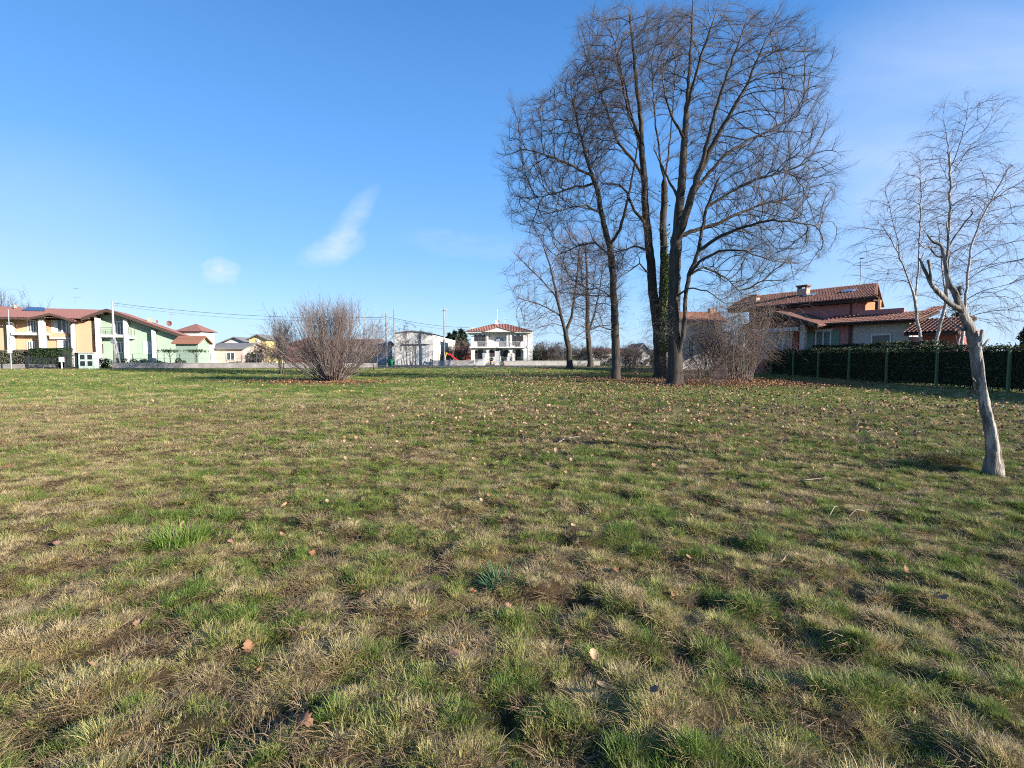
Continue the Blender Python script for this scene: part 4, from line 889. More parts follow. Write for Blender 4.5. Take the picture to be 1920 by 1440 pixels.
# --- poles and wires
def pole(label, px, py, D, r=.13, arms=False, group=None, zb=0, top=None):
    a = at(px, py, D); o = thing('utility_pole', label, 'pole', (a[0], a[1], zb), 0, group)
    MB().tube([(0, 0, -.2), (0, 0, a[2] - zb)], r, 10, r * .6).build('shaft', pole_m, o, smooth=True)
    if arms:
        MB().tube([(-.5, 0, a[2] - zb - .5), (.5, 0, a[2] - zb - .5)], .05, 6).build('crossarm', galv, o)
        for s in (-.45, .45): MB().tube([(s, 0, a[2] - zb - .45), (s, 0, a[2] - zb - .2)], .06, 6, .04).build('insulator', galv, o)
    return a, o
w1, o = pole('stout grey pole with strut in front of the green house', 210.5, 565, 66.5, .17)
MB().tube([(.75, .1, -.1), (.06, 0, 4.0)], .11, 8).build('strut', pole_m, o, smooth=True)
MB().box(-.22, .22, -.28, -.14, 3.2, 3.7).build('junction_box', galv, o)
w2, o = pole('thick pole beside the green bin with a white collar near its top', 724, 587, 74.5, .17); MB().tube([(0, 0, 5.9), (0, 0, 6.15)], .2, 10).build('collar', white, o)
w3, o = pole('slender dark pole just right of the thick pole by the green bin', 738.5, 579, 76.5, .11)
w4, o = pole('tall pole with small crossarm in front of the warehouse side', 832.5, 577, 87.5, .15, True)
w5, o = pole('distant thin pole behind the right side of the hazel bush', 683.5, 592, 92., .12)
def wire(a, c, sag, label, r=.018):
    pts = [a + (c - a) * t + np.array([0, 0, -4 * sag * t * (1 - t)]) for t in np.linspace(0, 1, 17)]
    tag(MB().tube(pts, r, 4).build('overhead_wire', metal), label, 'wire', 'overhead wires')
wire(w1 - [0, 0, .2], w2 - [0, 0, .55], .75, 'sagging wire from the green house pole across to the pole beside the green bin', .022)
wire(w1 - [0, 0, .45], w2 - [0, 0, .85], .95, 'lower thin wire below the long sagging wire left of the hazel bush', .012)
wire(w2 - [0, 0, .5], at(880, 614, 95.), .4, 'wire from the pole beside the green bin to the eaves of the white villa', .025); wire(w2 - [0, 0, .5], w5 - [0, 0, .3], .15, 'short wire between the thick pole and the distant thin pole', .02)
wire(w2 - [0, 0, .75], at(872, 617, 95.), .5, 'lower thin wire running to the white villa', .014)
# --- house kit
def window(par, x0, x1, z0, z1, y, fr=frame_w, mull=1, t=.07, arch=0, cur=None):
    mb = MB()
    if arch:
        A = arch_pts(x0, x1, z1 - arch, 10, arch); out = [(x0, z0)] + A + [(x1, z0)]; B = arch_pts(x0 + t, x1 - t, z1 - arch, 10, arch - t); inn = [(x0 + t, z0)] + B + [(x1 - t, z0)]
        for i in range(len(out) - 1): mb.prism([out[i], out[i + 1], inn[i + 1], inn[i]], y - .06, y + .04)
        gl = MB().prism([(x0 + t, z0)] + B + [(x1 - t, z0)], y - .005, y + .03)
    else:
        mb.box(x0, x0 + t, y - .06, y + .04, z0, z1).box(x1 - t, x1, y - .06, y + .04, z0, z1).box(x0 + t, x1 - t, y - .06, y + .04, z1 - t, z1).box(x0 + t, x1 - t, y - .06, y + .04, z0, z0 + t)
        gl = MB().box(x0 + t, x1 - t, y - .005, y + .03, z0 + t, z1 - t)
    for k in range(mull):
        xm = x0 + (x1 - x0) * (k + 1) / (mull + 1); mb.box(xm - t * .5, xm + t * .5, y - .055, y - .008, z0 + t, z1 - t)
    f = mb.build('window', fr, par); gl.build('pane', cur or glass, f); return f
def shutter(par, x0, x1, z0, z1, y, m_, arch=0):
    mb = MB()
    if arch > 0: mb.prism([(x0, z0), (x0, z1 - arch), ((x0 + x1) / 2, z1 - arch * .35), (x1, z1), (x1, z0)], y - .06, y - .015)
    elif arch < 0: mb.prism([(x0, z0), (x0, z1), ((x0 + x1) / 2, z1 + arch * .35), (x1, z1 + arch), (x1, z0)], y - .06, y - .015)
    else:
        mb.box(x0, x1, y - .06, y - .015, z0, z1)
        k = max(3, int((z1 - z0) / .14))
        for i in range(k): zz = z0 + (z1 - z0) * (i + .5) / k; mb.box(x0 + .05, x1 - .05, y - .075, y - .062, zz - .03, zz + .03)
    return mb.build('shutter', m_, par)
def antenna(label, c, H, par_group='roof antennas', arms=((.95, .7), (.8, .5)), dish=False, side=1, d2=0):
    o = thing('roof_antenna', label, 'antenna', c, 0, par_group); MB().tube([(0, 0, -.3), (0, 0, H)], .035, 6).build('mast', galv, o)
    for f, L_ in arms:
        mb = MB().tube([(-L_ * .35 * side, 0, H * f), (L_ * side, 0, H * f)], .018, 4)
        for q in np.linspace(-.3, .95, 7): mb.tube([(L_ * q * side, -.28, H * f), (L_ * q * side, .28, H * f)], .01, 3)
        mb.build('aerial', galv, o)
    if dish:
        mb = MB(); rr_ = [(.0, .10), (.2, .08), (.38, .02), (.45, -.02)]
        vs = [(0, 0, 0)]; fs = []; S = 14
        for k, (ra, dp) in enumerate(rr_[1:]):
            for j in range(S): vs.append((ra * math.cos(6.283 * j / S), -.3 - (.12 - dp) * .9, .55 + ra * math.sin(6.283 * j / S)))
        vs[0] = (0, -.3, .55)
        for j in range(S): fs.append((0, 1 + j, 1 + (j + 1) % S))
        for k in range(2):
            for j in range(S): fs.append((1 + k * S + j, 1 + k * S + (j + 1) % S, 1 + (k + 1) * S + (j + 1) % S, 1 + (k + 1) * S + j))
        mb.add(vs, fs).build('dish', offwhite if not d2 else tile_red, o)
    return o
def zoom(ox, oy, s): return lambda x, y: (ox + x / s, oy + y / s)

# --- white villa
Z5 = zoom(840, 580, 8.0); VD = 96.; vc = at(935, 667, VD); VF = Frame((vc[0], VD, 0), 0)
def V5(x, y, yl=0): return VF.p(*Z5(x, y), yl)
vil = thing('villa', 'white two storey villa with red tiled hip roof, arches and a balcony', 'house', (vc[0], VD, 0))
X = lambda zx, yl=0: V5(zx, 500, yl)[0]
Zv = lambda zy, yl=0: V5(750, zy, yl)[1]
xl, xr, xw = X(340), X(1150), X(1272); zg = Zv(778); z1 = Zv(560); z2 = Zv(348); zb0 = Zv(545)
mb = MB().box(xl, xw, .9, 10.5, 0, z2).box(xr + .002, xw, .35, .898, 0, Zv(372)).box(xl, xr, -.1, .898, 0, zg - .02)
for a, c in ((345, 400), (578, 606), (925, 965), (1132, 1150)): mb.box(X(a), X(c), 0, .35, zg - .018, Zv(632))           # arcade piers
top = z1 - .24
for a, c in ((400, 578), (606, 925), (965, 1132)):
    A = arch_pts(X(a), X(c), Zv(632), 14, min(Zv(588) - Zv(632), (X(c) - X(a)) / 2)); mb.prism([(X(a), top)] + A + [(X(c), top)], .002, .35)
for a, c in ((345, 400), (578, 606), (925, 965), (1132, 1150)): mb.box(X(a), X(c), .002, .348, Zv(632) + .001, top)
mb.box(X(345), X(605), .10, .898, z1, z2).box(X(878), xr, .10, .898, z1, z2)
mb.box(X(578), X(606), -.02, .098, z1, z2).box(X(925), X(944), -.02, .098, z1, z2)
mb.build('wall', white, vil)
MB().box(xl - .15, xr + .15, -.55, .89, z1 - .238, z1 - .001).build('balcony_slab', white, vil)
mb = MB().box(X(348), X(440), -.52, -.42, z1, Zv(482)).box(X(1092), X(1150), -.52, -.42, z1, Zv(482)); mb.build('parapet', white, vil)
mb = MB()
for x in np.arange(X(442), X(1092), .16): mb.tube([(x, -.47, z1), (x, -.47, Zv(486))], .014, 4)
mb.tube([(X(440), -.47, Zv(486)), (X(1092), -.47, Zv(486))], .025, 4); mb.build('railing', offwhite, vil)
window(vil, X(445), X(522), z1 + .02, Zv(375), .09, metal, 1, .09, .45); shutter(vil, X(400), X(443), Zv(482), Zv(378), .09, shut_b, -.28); shutter(vil, X(523), X(558), z1 + .05, Zv(378), .09, shut_b, .28)
window(vil, X(1015), X(1088), z1 + .02, Zv(370), .09, metal, 1, .09, .45); shutter(vil, X(970), X(1013), Zv(540), Zv(378), .09, shut_b, -.28); shutter(vil, X(1090), X(1128), Zv(480), Zv(378), .09, shut_b, .28)
A = arch_pts(X(705, .85), X(832, .85), Zv(478, .85), 12, Zv(422, .85) - Zv(478, .85)); f = MB().prism(A, .82, .895).build('window', metal, vil)
A = arch_pts(X(715, .85), X(822, .85), Zv(475, .85), 12, Zv(430, .85) - Zv(475, .85)); MB().prism(A, .79, .818).build('pane', mat('sky_glass', (.22, .27, .32), rough=.12, spec=.7), f)
window(vil, X(440, .9), X(525, .9), zg, Zv(598, .9), .89, metal, 1, .09, .5); shutter(vil, X(408, .9), X(438, .9), zg + .05, Zv(612, .9), .89, shut_b, -.25)
window(vil, X(705, .9), X(830, .9), Zv(705, .9), Zv(592, .9), .89, metal, 1, .08, .55); shutter(vil, X(630, .9), X(703, .9), Zv(710, .9), Zv(602, .9), .89, shut_b, -.35); shutter(vil, X(832, .9), X(896, .9), Zv(710, .9), Zv(602, .9), .89, shut_b, .35)
A = arch_pts(X(1015, .9), X(1090, .9), Zv(640, .9), 10, Zv(598, .9) - Zv(640, .9)); MB().prism([(X(1015, .9), zg)] + A + [(X(1090, .9), zg)], .82, .897).build('door', timber, vil)
MB().tube([(X(1196), .32, Zv(770)), (X(1196), .32, Zv(380))], .05, 6).build('downpipe', grey_pl, vil); MB().box(X(1188), X(1204), .2, .34, Zv(580), Zv(545)).build('meter_box', grey_pl, vil)
ex0, ex1 = X(262, -.6), X(1268, -.6); ez = Zv(325, -.6); rz_ = Zv(217, 5.2); rx0, rx1 = X(700, 5.2), X(868, 5.2)
def vtop(x):
    if x < rx0: f = (x - ex0) / (rx0 - ex0)
    elif x > rx1: f = (ex1 - x) / (ex1 - rx1)
    else: f = 1
    f = max(f, .0); return (-.6 + 5.8 * f, ez + (rz_ - ez) * f)
rm = MB().corrug(ex0, ex1, lambda x: (-.6, ez), vtop, .30, .05, 9)
for sx_, xe, xrg in ((-1, ex0, rx0), (1, ex1, rx1)):
    q = MB().corrug(-.9, 11.3, lambda y: (xe, ez), lambda y: (xe + (xrg - xe) * min(1, (y + .9) / 6.1, (11.3 - y) / 6.1), ez + (rz_ - ez) * min(1, (y + .9) / 6.1, (11.3 - y) / 6.1)), .30, .05, 6); swapxy(q); rm.add(q.v, q.f)
rm.add([(ex0, 11.3, ez), (ex1, 11.3, ez), (rx1, 5.2, rz_), (rx0, 5.2, rz_)], [(0, 1, 2, 3)])
rf = rm.build('roof', tile_lt, vil)
pk = (X(752, -1.2), Zv(262, -1.2)); pa, pb_ = X(540, -1.2), X(990, -1.2)
MB().prism([(pa, Zv(338, -1.2)), (pk[0], pk[1] - .12), (pb_, Zv(338, -1.2))], -1.15, 1.0).build('pediment', white, rf)
MB().slab([(pa - .25, -1.3, Zv(334, -1.2)), (pk[0], -1.3, pk[1] + .02), (pk[0], 3.5, pk[1] + .02), (pa - .25, .6, Zv(334, -1.2))], .1).slab([(pb_ + .25, -1.3, Zv(334, -1.2)), (pk[0], -1.3, pk[1] + .02), (pk[0], 3.5, pk[1] + .02), (pb_ + .25, .6, Zv(334, -1.2))], .1).build('pediment_tiles', tile_lt, rf)
MB().box(ex0 + .05, ex1 - .05, -.55, 11.2, z2 - .04, z2 + .12).build('eaves_soffit', white, vil)
MB().box(X(360, 3), X(392, 3), 3, 3.5, ez, Zv(268, 3)).build('chimney', grey_pl, rf)
antenna('tall television mast with a white dish on the white villa ridge', (vc[0] + X(740, 3.9), VD + 3.9, Zv(236, 3.9)), 3.2, None, ((.98, 1.1), (.72, .9)), True)
antenna('small second mast right of the dish on the white villa', (vc[0] + X(852, 5), VD + 5, Zv(220, 5)), 1.3, None, ((.7, .4),))
# gate, pillars, planters of the villa
gt = thing('garden_gate', 'grey metal pedestrian gate in front of the white villa', 'gate', (at(932.6, 667, 84.)[0], 84., 0)); MB().box(-.34, .34, -.05, .05, .05, 2.35).box(.345, .43, -.1, .1, 0, 2.55).box(-.43, -.345, -.1, .1, 0, 2.55).build('panel', grey_pl, gt)
A = [at(*Z5(540 + 38 * k, 620 + 30 * abs(math.sin(k * .6)) * 0), 84.) for k in range(2)]
MB().tube([(-3.0, .0, 2.55), (-1.6, 0, 2.75), (0, 0, 2.9), (1.0, 0, 2.75), (1.5, 0, 2.5)], .03, 5).build('arch_rail', metal, gt)
p = at(907.5, 667, 84.2); tag(MB().box(p[0] - .22, p[0] + .22, 84.0, 84.4, 0, 1.9).box(p[0] - .27, p[0] + .27, 83.95, 84.45, 1.902, 1.98).build('gate_pillar', white), 'slim white gate pillar left of the grey gate', 'pillar')
p = at(898, 667, 84.2); tag(MB().box(p[0] - .65, p[0] + .62, 84.0, 84.5, 0, 1.0).box(p[0] - .7, p[0] + .66, 83.95, 84.55, 1.002, 1.08).build('gate_wall', grey_pl), 'dark grey low wall block left of the white gate pillar', 'wall')
pot_m = mat('terracotta_pot', (.34, .19, .13), vary=.15)
for zx, lab in ((650, 'left of the grey gate'), (838, 'right of the grey gate'), (1070, 'in front of the arched brown door')):
    p = at(*Z5(zx, 775), 90.); o = thing('potted_shrub', 'small bushy plant in a pot ' + lab, 'potted plant', (p[0], 90., 0), 0, 'villa potted plants'); zz = p[2]
    MB().tube([(0, 0, 0), (0, 0, max(.4, zz))], .22, 10, .3).build('pot', pot_m, o, smooth=True)
    C = unit(g.normal(size=(260, 3))) * g.uniform(.2, .42, (260, 1)) + np.array([0, 0, max(.4, zz) + .3]); V, Q, A_ = leaf_cloud(C, .16, g); mesh_np('foliage', V, Q, ever_m, o, attrs={'bv': A_})
# --- warehouse
Z4 = zoom(640, 560, 7.385); wc = at(811, 667, 90.); WF = Frame((wc[0], 90., 0), 0)
wh = thing('warehouse', 'cream warehouse with shallow arched roof and tall side windows', 'warehouse', (wc[0], 90., 0))
W4 = lambda x, y: WF.p(*Z4(x, y))
lx = W4(742, 600)[0]; prof = [(lx, 0)] + [W4(*q) for q in ((742, 492), (810, 474), (900, 461), (1000, 457), (1080, 464), (1160, 475), (1230, 488), (1282, 502))] + [(0.02, 0)]
WL = 34.; MB().prism(prof, 0, WL).build('wall', mat('cream_render', (.60, .57, .52), vary=.08, scale=.5), wh)
rp = prof[1:-1]; mb = MB()
for i in range(len(rp) - 1): (xa, za), (xb, zb_) = rp[i], rp[i + 1]; mb.add([(xa, -.25, za + .02), (xb, -.25, zb_ + .02), (xb, WL + .2, zb_ + .02), (xa, WL + .2, za + .02), (xa, -.25, za + .2), (xb, -.25, zb_ + .2), (xb, WL + .2, zb_ + .2), (xa, WL + .2, za + .2)], [(0, 1, 5, 4), (4, 5, 6, 7), (2, 3, 7, 6), (0, 3, 2, 1)])
mb.build('roof', grey_roof, wh)
dz0, dz1, dz2 = W4(1130, 830)[1], W4(1130, 690)[1], W4(1130, 632)[1]; dx0, dx1 = W4(1032, 700)[0], W4(1228, 700)[0]
d = MB().box(dx0, dx1, -.06, -.01, 0, dz1).build('door', grey_pl, wh); mb = MB()
for k in range(9): xx = dx0 + (dx1 - dx0) * (k + .5) / 9; mb.box(xx - .05, xx + .05, -.085, -.062, 0, dz1)
mb.build('ribs', mat('pale_ribs', (.62, .62, .6)), d); MB().box(dx0, dx1, -.05, -.008, dz1 + .01, dz2).build('fanlight', white, wh); MB().box(W4(875, 630)[0], dx1 + .05, -.45, -.006, dz2 + .01, dz2 + .1).build('canopy', grey_pl, wh)
a, c = W4(903, 722), W4(970, 788); MB().box(a[0], c[0], -.08, -.012, c[1], a[1]).build('sign_board', white, wh)
for k in range(6):
    y0_ = 2.0 + k * 5.2; f = MB().box(.025, .07, y0_, y0_ + 2.8, 1.5, 4.3).build('window', grey_pl, wh); MB().box(.072, .09, y0_ + .15, y0_ + 1.35, 1.65, 4.15).box(.072, .09, y0_ + 1.45, y0_ + 2.65, 1.65, 4.15).build('pane', glass, f)
    MB().box(.03, .75, y0_ - 1.2, y0_ - .9, 4.75, 5.15).build('roof_beam', white, wh)
# --- simple house maker for the background
def house(label, x0, x1, D, dep, ze, zr, wallm, roofm, axis='x', over=.5, wins=(), chim=None, name='house', base=0.0, hip=0.):
    o = thing(name, label, 'house', ((x0 + x1) / 2, D, 0)); hw = (x1 - x0) / 2
    MB().box(-hw, hw, 0, dep, base, ze).build('wall', wallm, o); mb = MB()
    if axis == 'x':
        ym = dep / 2
        if hip:
            e = [(-hw - over, -over, ze), (hw + over, -over, ze), (hw + over, dep + over, ze), (-hw - over, dep + over, ze)]; r0, r1 = (-hw + hip, ym, zr), (hw - hip, ym, zr)
            mb.add([(x, y, z + .05) for x, y, z in e] + [r0, r1], [(0, 1, 5, 4), (1, 2, 5), (2, 3, 4, 5), (3, 0, 4), (0, 3, 2, 1)])
        else:
            mb.slab([(-hw - over, -over, ze), (hw + over, -over, ze), (hw + over, ym, zr), (-hw - over, ym, zr)], .18).slab([(-hw - over, ym + .002, zr), (hw + over, ym + .002, zr), (hw + over, dep + over, ze), (-hw - over, dep + over, ze)], .18)
            MB().prismx([(0.02, ze - .2), (dep - .02, ze - .2), (ym, zr - .2)], -hw + .01, hw - .01).build('gable', wallm, o)
    else:
        mb.slab([(-hw - over, -over, ze), (0, -over, zr), (0, dep + over, zr), (-hw - over, dep + over, ze)], .2).slab([(.002, -over, zr), (hw + over, -over, ze), (hw + over, dep + over, ze), (.002, dep + over, zr)], .2)
        MB().prism([(-hw + .02, ze - .2), (hw - .02, ze - .2), (0, zr - .22)], .01, dep - .01).build('gable', wallm, o)
    r = mb.build('roof', roofm, o)
    if chim: MB().box(chim[0] - .35, chim[0] + .35, chim[1] - .35, chim[1] + .35, ze, chim[2]).build('chimney', chim_m, r)
    for a, c, z0, z1_ in wins: window(o, a - (x0 + x1) / 2, c - (x0 + x1) / 2, z0, z1_, -.01, frame_w, 1)
    return o
def hx(px, D): return at(px, 667, D)[0]
def hz(py, D): return at(960, py, D)[1 + 1]
house('low white walled house with brown tiled roof behind the small staked tree', hx(640, 98), hx(704, 98), 98, 7, hz(646, 98), hz(636, 101), offwhite, tile, wins=((hx(664, 98), hx(672, 98), 1.6, 2.6),))
house('low white shed with grey roof left of the thick pole', hx(704.5, 97), hx(722, 97), 97, 6, hz(647, 97), hz(639, 99), offwhite, grey_roof)
house('wide low house with rusty brown roof behind the left half of the hazel bush', hx(540, 112), hx(612, 112), 112, 8, hz(646, 112), hz(633, 116), brick_red, tile, hip=3)
house('old barn with grey roof and cream wall right of the green house', hx(398, 92), hx(456, 92), 92, 8, hz(653, 92), hz(643, 96), cream, grey_roof, wins=((hx(425, 92), hx(440, 92), .8, 2.2),))
house('dark roofed low house behind the grey barn', hx(412, 106), hx(470, 106), 106, 8, hz(645, 106), hz(632, 108), offwhite, grey_roof, 'y')
house('yellow house with brown roof beyond the old barn', hx(468, 102), hx(500, 102), 102, 8, hz(636, 102), hz(626.5, 102), yellow, grey_roof, 'y', wins=((hx(481, 102), hx(486, 102), hz(640, 102) - .9, hz(636, 102)), (hx(490, 102), hx(494, 102), 1.8, 3.2)), base=0)
house('small yellow house with tiled roof left of the white villa behind the slide', hx(842, 125), hx(863, 125), 125, 7, hz(657, 125), hz(649, 128), yellow, tile_or)
house('small brick coloured house against the left side of the white villa', hx(868, 122), hx(884, 122), 122, 6, hz(661, 122), hz(654, 124), brick_red, tile)
house('white gabled house between the oak trunks, far back', hx(1193, 82), hx(1219, 82), 82, 8, hz(661, 82), hz(643, 82), offwhite, grey_roof, 'y', .35)
house('long low pale building behind the trees right of the white villa', hx(1100, 125), hx(1172, 125), 125, 8, hz(660, 125), hz(653, 128), offwhite, tile)
o = house('house with orange tiled roof and white wall behind the oaks and the tangled shrub', hx(1280, 58), hx(1352, 58), 58, 4.6, hz(603, 58), hz(584, 60), offwhite, tile_or, chim=(1.9, 2.3, hz(578, 60)), wins=((hx(1290, 58), hx(1300, 58), 1.8, 3.6), (hx(1318, 58), hx(1326, 58), 1.8, 3.6)))
# --- terraced houses on the left
Z1, Z2 = zoom(0, 520, 8.0), zoom(160, 540, 6.857); LD = 75.
og = thing('terraced_house', 'orange plastered house with white columns and red roof on the far left', 'house', (at(95, 667, LD)[0], LD, 0)); OF = Frame((at(95, 667, LD)[0], LD, 0), 22); og.rotation_euler[2] = R(22)
O1 = lambda x, y, yl=0: OF.p(*Z1(x, y), yl)
ox = lambda zx, yl=0: O1(zx, 900, yl)[0]; oz = lambda zy, yl=0: O1(800, zy, yl)[1]
zt = oz(640, 1.7)
MB().box(ox(-420), ox(1130), 1.7, 12, 0, zt).box(ox(1120), ox(1395, .5), .5, 12.0, 0, oz(640, .5)).box(ox(735, 1.2), ox(1030, 1.2), 1.2, 1.4, oz(900, 1.2), oz(840, 1.2)).build('wall', orange, og)
for a, c, t_, y_ in ((105, 190, 680, .8), (580, 665, 612, 0), (1062, 1122, 690, .2)): MB().box(ox(a, y_), ox(c, y_), y_, y_ + .7, 0, oz(t_, y_)).build('column', white, og)
MB().box(ox(200, 1), ox(740, 1), 0.5, 1.7, oz(872, 1), oz(835, 1)).box(ox(735, 1), ox(1040, 1), 1.15, 1.7, oz(925, 1), oz(900, 1) - .01).build('balcony', offwhite, og)
for a, c, t_, b_ in ((800, 1010, 625, 828), (860, 1030, 940, 1120), (420, 560, 650, 830), (400, 520, 960, 1120)): window(og, ox(a, 1.7), ox(c, 1.7), oz(b_, 1.7), oz(t_, 1.7), 1.68, frame_w, 2, .12)
shutter(og, ox(780, 1.7), ox(870, 1.7), oz(830, 1.7), oz(630, 1.7), 1.64, offwhite); shutter(og, ox(1030, 1.7), ox(1100, 1.7), oz(830, 1.7), oz(640, 1.7), 1.64, offwhite); shutter(og, ox(860, 1.7), ox(950, 1.7), oz(1100, 1.7), oz(945, 1.7), 1.6, offwhite)
mb = MB()
for k in range(5): zz = oz(835 - 26 * k, .8); mb.tube([(ox(670, .8), .8, zz), (ox(735, .8), .8, zz)], .02, 4)
mb.build('railing', metal, og)
MB().tube([(ox(1055), .1, 0), (ox(1055), .1, oz(720)), (ox(1120), .1, oz(640))], .06, 6).build('downpipe', metal, og)
er = (-.9, oz(612, -.9)); rr2 = (7.5, oz(466, 7.5))
rf = MB().corrug(ox(-420), ox(1640, 7), lambda x: er, lambda x: rr2, .32, .03, 8); rf.slab([(ox(-420), 7.5, rr2[1] - .02), (ox(1640, 7), 7.5, rr2[1] - .02), (ox(1640, 7), 16, er[1]), (ox(-420), 16, er[1])], .15)
gp = (ox(760, -.9), oz(536, -.9)); g0x, g1x = ox(410, -.9), ox(1130, -.9); gz0, gz1 = oz(618, -.9), oz(634, -.9)
ridge_y = 4.6
rf.slab([(g0x, -.9, gz0), (gp[0], -.9, gp[1]), (gp[0], ridge_y, gp[1]), (g0x, .0, gz0 + .1)], .22).slab([(gp[0] + .002, -.9, gp[1]), (g1x, -.9, gz1), (g1x, .0, gz1 + .1), (gp[0] + .002, ridge_y, gp[1])], .22)
ro = rf.build('roof', tile_red, og)
MB().slab([(g0x - .02, -.96, gz0 - .02), (gp[0], -.96, gp[1] - .02), (gp[0], -.91, gp[1] - .02), (g0x - .02, -.91, gz0 - .02)], .34).slab([(gp[0] + .001, -.96, gp[1] - .02), (g1x, -.96, gz1 - .02), (g1x, -.91, gz1 - .02), (gp[0] + .001, -.91, gp[1] - .02)], .34).box(ox(-420), g0x - .05, -.95, -.80, er[1] - .3, er[1] - .04).build('verge_board', timber, ro)
MB().prism([(ox(600, 1.3), oz(640, 1.3)), (ox(760, 1.3), oz(570, 1.3)), (ox(1080, 1.3), oz(640, 1.3))], 1.3, 1.6).build('gable', timber, og)
def sl(zx, f): return (ox(zx, er[0] + 8.4 * f), er[0] + 8.4 * f, er[1] + (rr2[1] - er[1]) * f)
qa = sl(350, .62); qb = sl(690, .62); qc = sl(690, .97); qd = sl(440, .97)
MB().slab([(q[0], q[1], q[2] + .16) for q in (qa, qb, qc, qd)], .08).build('solar_panel', solar, ro); MB().box(ox(230, 6), ox(255, 6), 6, 6.4, oz(480, 6), oz(428, 6)).build('chimney', chim_m, ro)
LG = 78.4; gn = thing('terraced_house', 'mint green plastered house with white columns and broad gabled red roof', 'house', (at(232, 667, LG)[0], LG, 0)); GF = Frame((at(232, 667, LG)[0], LG, 0), 22); gn.rotation_euler[2] = R(22)
G2 = lambda x, y, yl=0: GF.p(*Z2(x, y), yl)
gx_ = lambda zx, yl=0: G2(zx, 800, yl)[0]; gz_ = lambda zy, yl=0: G2(400, zy, yl)[1]
xa, xb_ = gx_(205, 1.3), gx_(1220, .4)
pkx, pkz = gx_(290, -.95), gz_(270, -.95); lex, lez = gx_(-40, -.95), gz_(395, -.95); rex, rez = gx_(1260, -.95), gz_(598, -.95)
def rz_at(x): return lez + (pkz - lez) * (x - lex) / (pkx - lex) if x < pkx else pkz + (rez - pkz) * (x - pkx) / (rex - pkx)
c1x, c2x = gx_(500, .4), gx_(855, .4)
mb = MB().prism([(xa, 0), (xa, rz_at(xa) - .3), (pkx, pkz - .3), (c1x, rz_at(c1x) - .3), (c1x, 0)], 1.3, 9).prism([(c1x + .002, 0), (c1x + .002, rz_at(c1x) - .31), (c2x, rz_at(c2x) - .31), (c2x, 0)], .7, 9).prism([(c2x + .002, 0), (c2x + .002, rz_at(c2x) - .31), (xb_, rz_at(xb_) - .31), (xb_, 0)], .3, 9)
mb.build('wall', green_p, gn)
for a, c, t_, y_ in ((135, 192, 385, -.4), (500, 552, 392, -.3), (858, 908, 515, -.3)): MB().prism([(gx_(a, y_), 0), (gx_(a, y_), gz_(t_, y_)), (gx_(c, y_), gz_(t_ + 10, y_)), (gx_(c, y_), 0)], y_, y_ + .8).build('column', white, gn)
MB().box(gx_(190), gx_(510), -.1, 1.298, gz_(634), gz_(600)).box(gx_(560), gx_(640), .0, .7, gz_(650), gz_(628)).build('balcony', white, gn)
mb = MB()
for k in range(5): zz = gz_(598 - 22 * k); mb.tube([(gx_(195), -.05, zz), (gx_(500), -.05, zz)], .018, 4)
for zx in (205, 345, 500, 570, 600, 640): mb.tube([(gx_(zx), -.05, gz_(600)), (gx_(zx), -.05, gz_(500))], .03, 4)
mb.build('railing', metal, gn)
for a, c, t_, b_, y_ in ((385, 500, 425, 598, 1.28), (385, 500, 690, 830, 1.28), (745, 855, 688, 845, .68)): window(gn, gx_(a, y_), gx_(c, y_), gz_(b_, y_), gz_(t_, y_), y_, frame_w, 2, .12, cur=curtain if a == 745 else None)
MB().box(gx_(215, 1.3), gx_(232, 1.3), 1.1, 1.29, gz_(840, 1.3), gz_(720, 1.3)).build('shutter', timber, gn); MB().tube([(gx_(925, .2), .22, 0), (gx_(915, .2), .22, gz_(540, .2))], .05, 6).build('downpipe', metal, gn)
rf = MB()
q = MB().corrug(-.95, 9.5, lambda y: (lex, lez), lambda y: (pkx, pkz), .32, .03, 6); swapxy(q); rf.add(q.v, q.f); q = MB().corrug(-.95, 9.5, lambda y: (rex, rez), lambda y: (pkx, pkz), .32, .03, 10); swapxy(q); rf.add(q.v, q.f)
rf.slab([(lex, -.9, lez - .06), (pkx, -.9, pkz - .06), (pkx, 9.4, pkz - .06), (lex, 9.4, lez - .06)], .18).slab([(pkx + .002, -.9, pkz - .06), (rex, -.9, rez - .06), (rex, 9.4, rez - .06), (pkx + .002, 9.4, pkz - .06)], .18)
ro = rf.build('roof', tile_red, gn)
MB().slab([(lex, -.956, lez), (pkx, -.956, pkz), (pkx, -.955, pkz), (lex, -.955, lez)], .42).slab([(pkx + .001, -.956, pkz), (rex, -.956, rez), (rex, -.955, rez), (pkx + .001, -.955, pkz)], .42).build('verge_board', timber, ro)
mb = MB()
for t in (.2, .5, .8): mb.box(lex + (pkx - lex) * t - .1, lex + (pkx - lex) * t + .1, -.9, 2.1, lez + (pkz - lez) * t - .5, lez + (pkz - lez) * t - .28)
for t in (.12, .3, .55): mb.box(pkx + (rex - pkx) * t - .1, pkx + (rex - pkx) * t + .1, -.9, .9, pkz + (rez - pkz) * t - .5, pkz + (rez - pkz) * t - .28)
mb.build('rafters', timber, ro); MB().box(gx_(812, 6), gx_(858, 6), 6, 6.6, gz_(440, 6), gz_(376, 6)).build('chimney', chim_m, ro); MB().box(gx_(920, 8), gx_(940, 8), 8, 8.4, gz_(440, 8), gz_(400, 8)).build('flue', tile_red, ro)
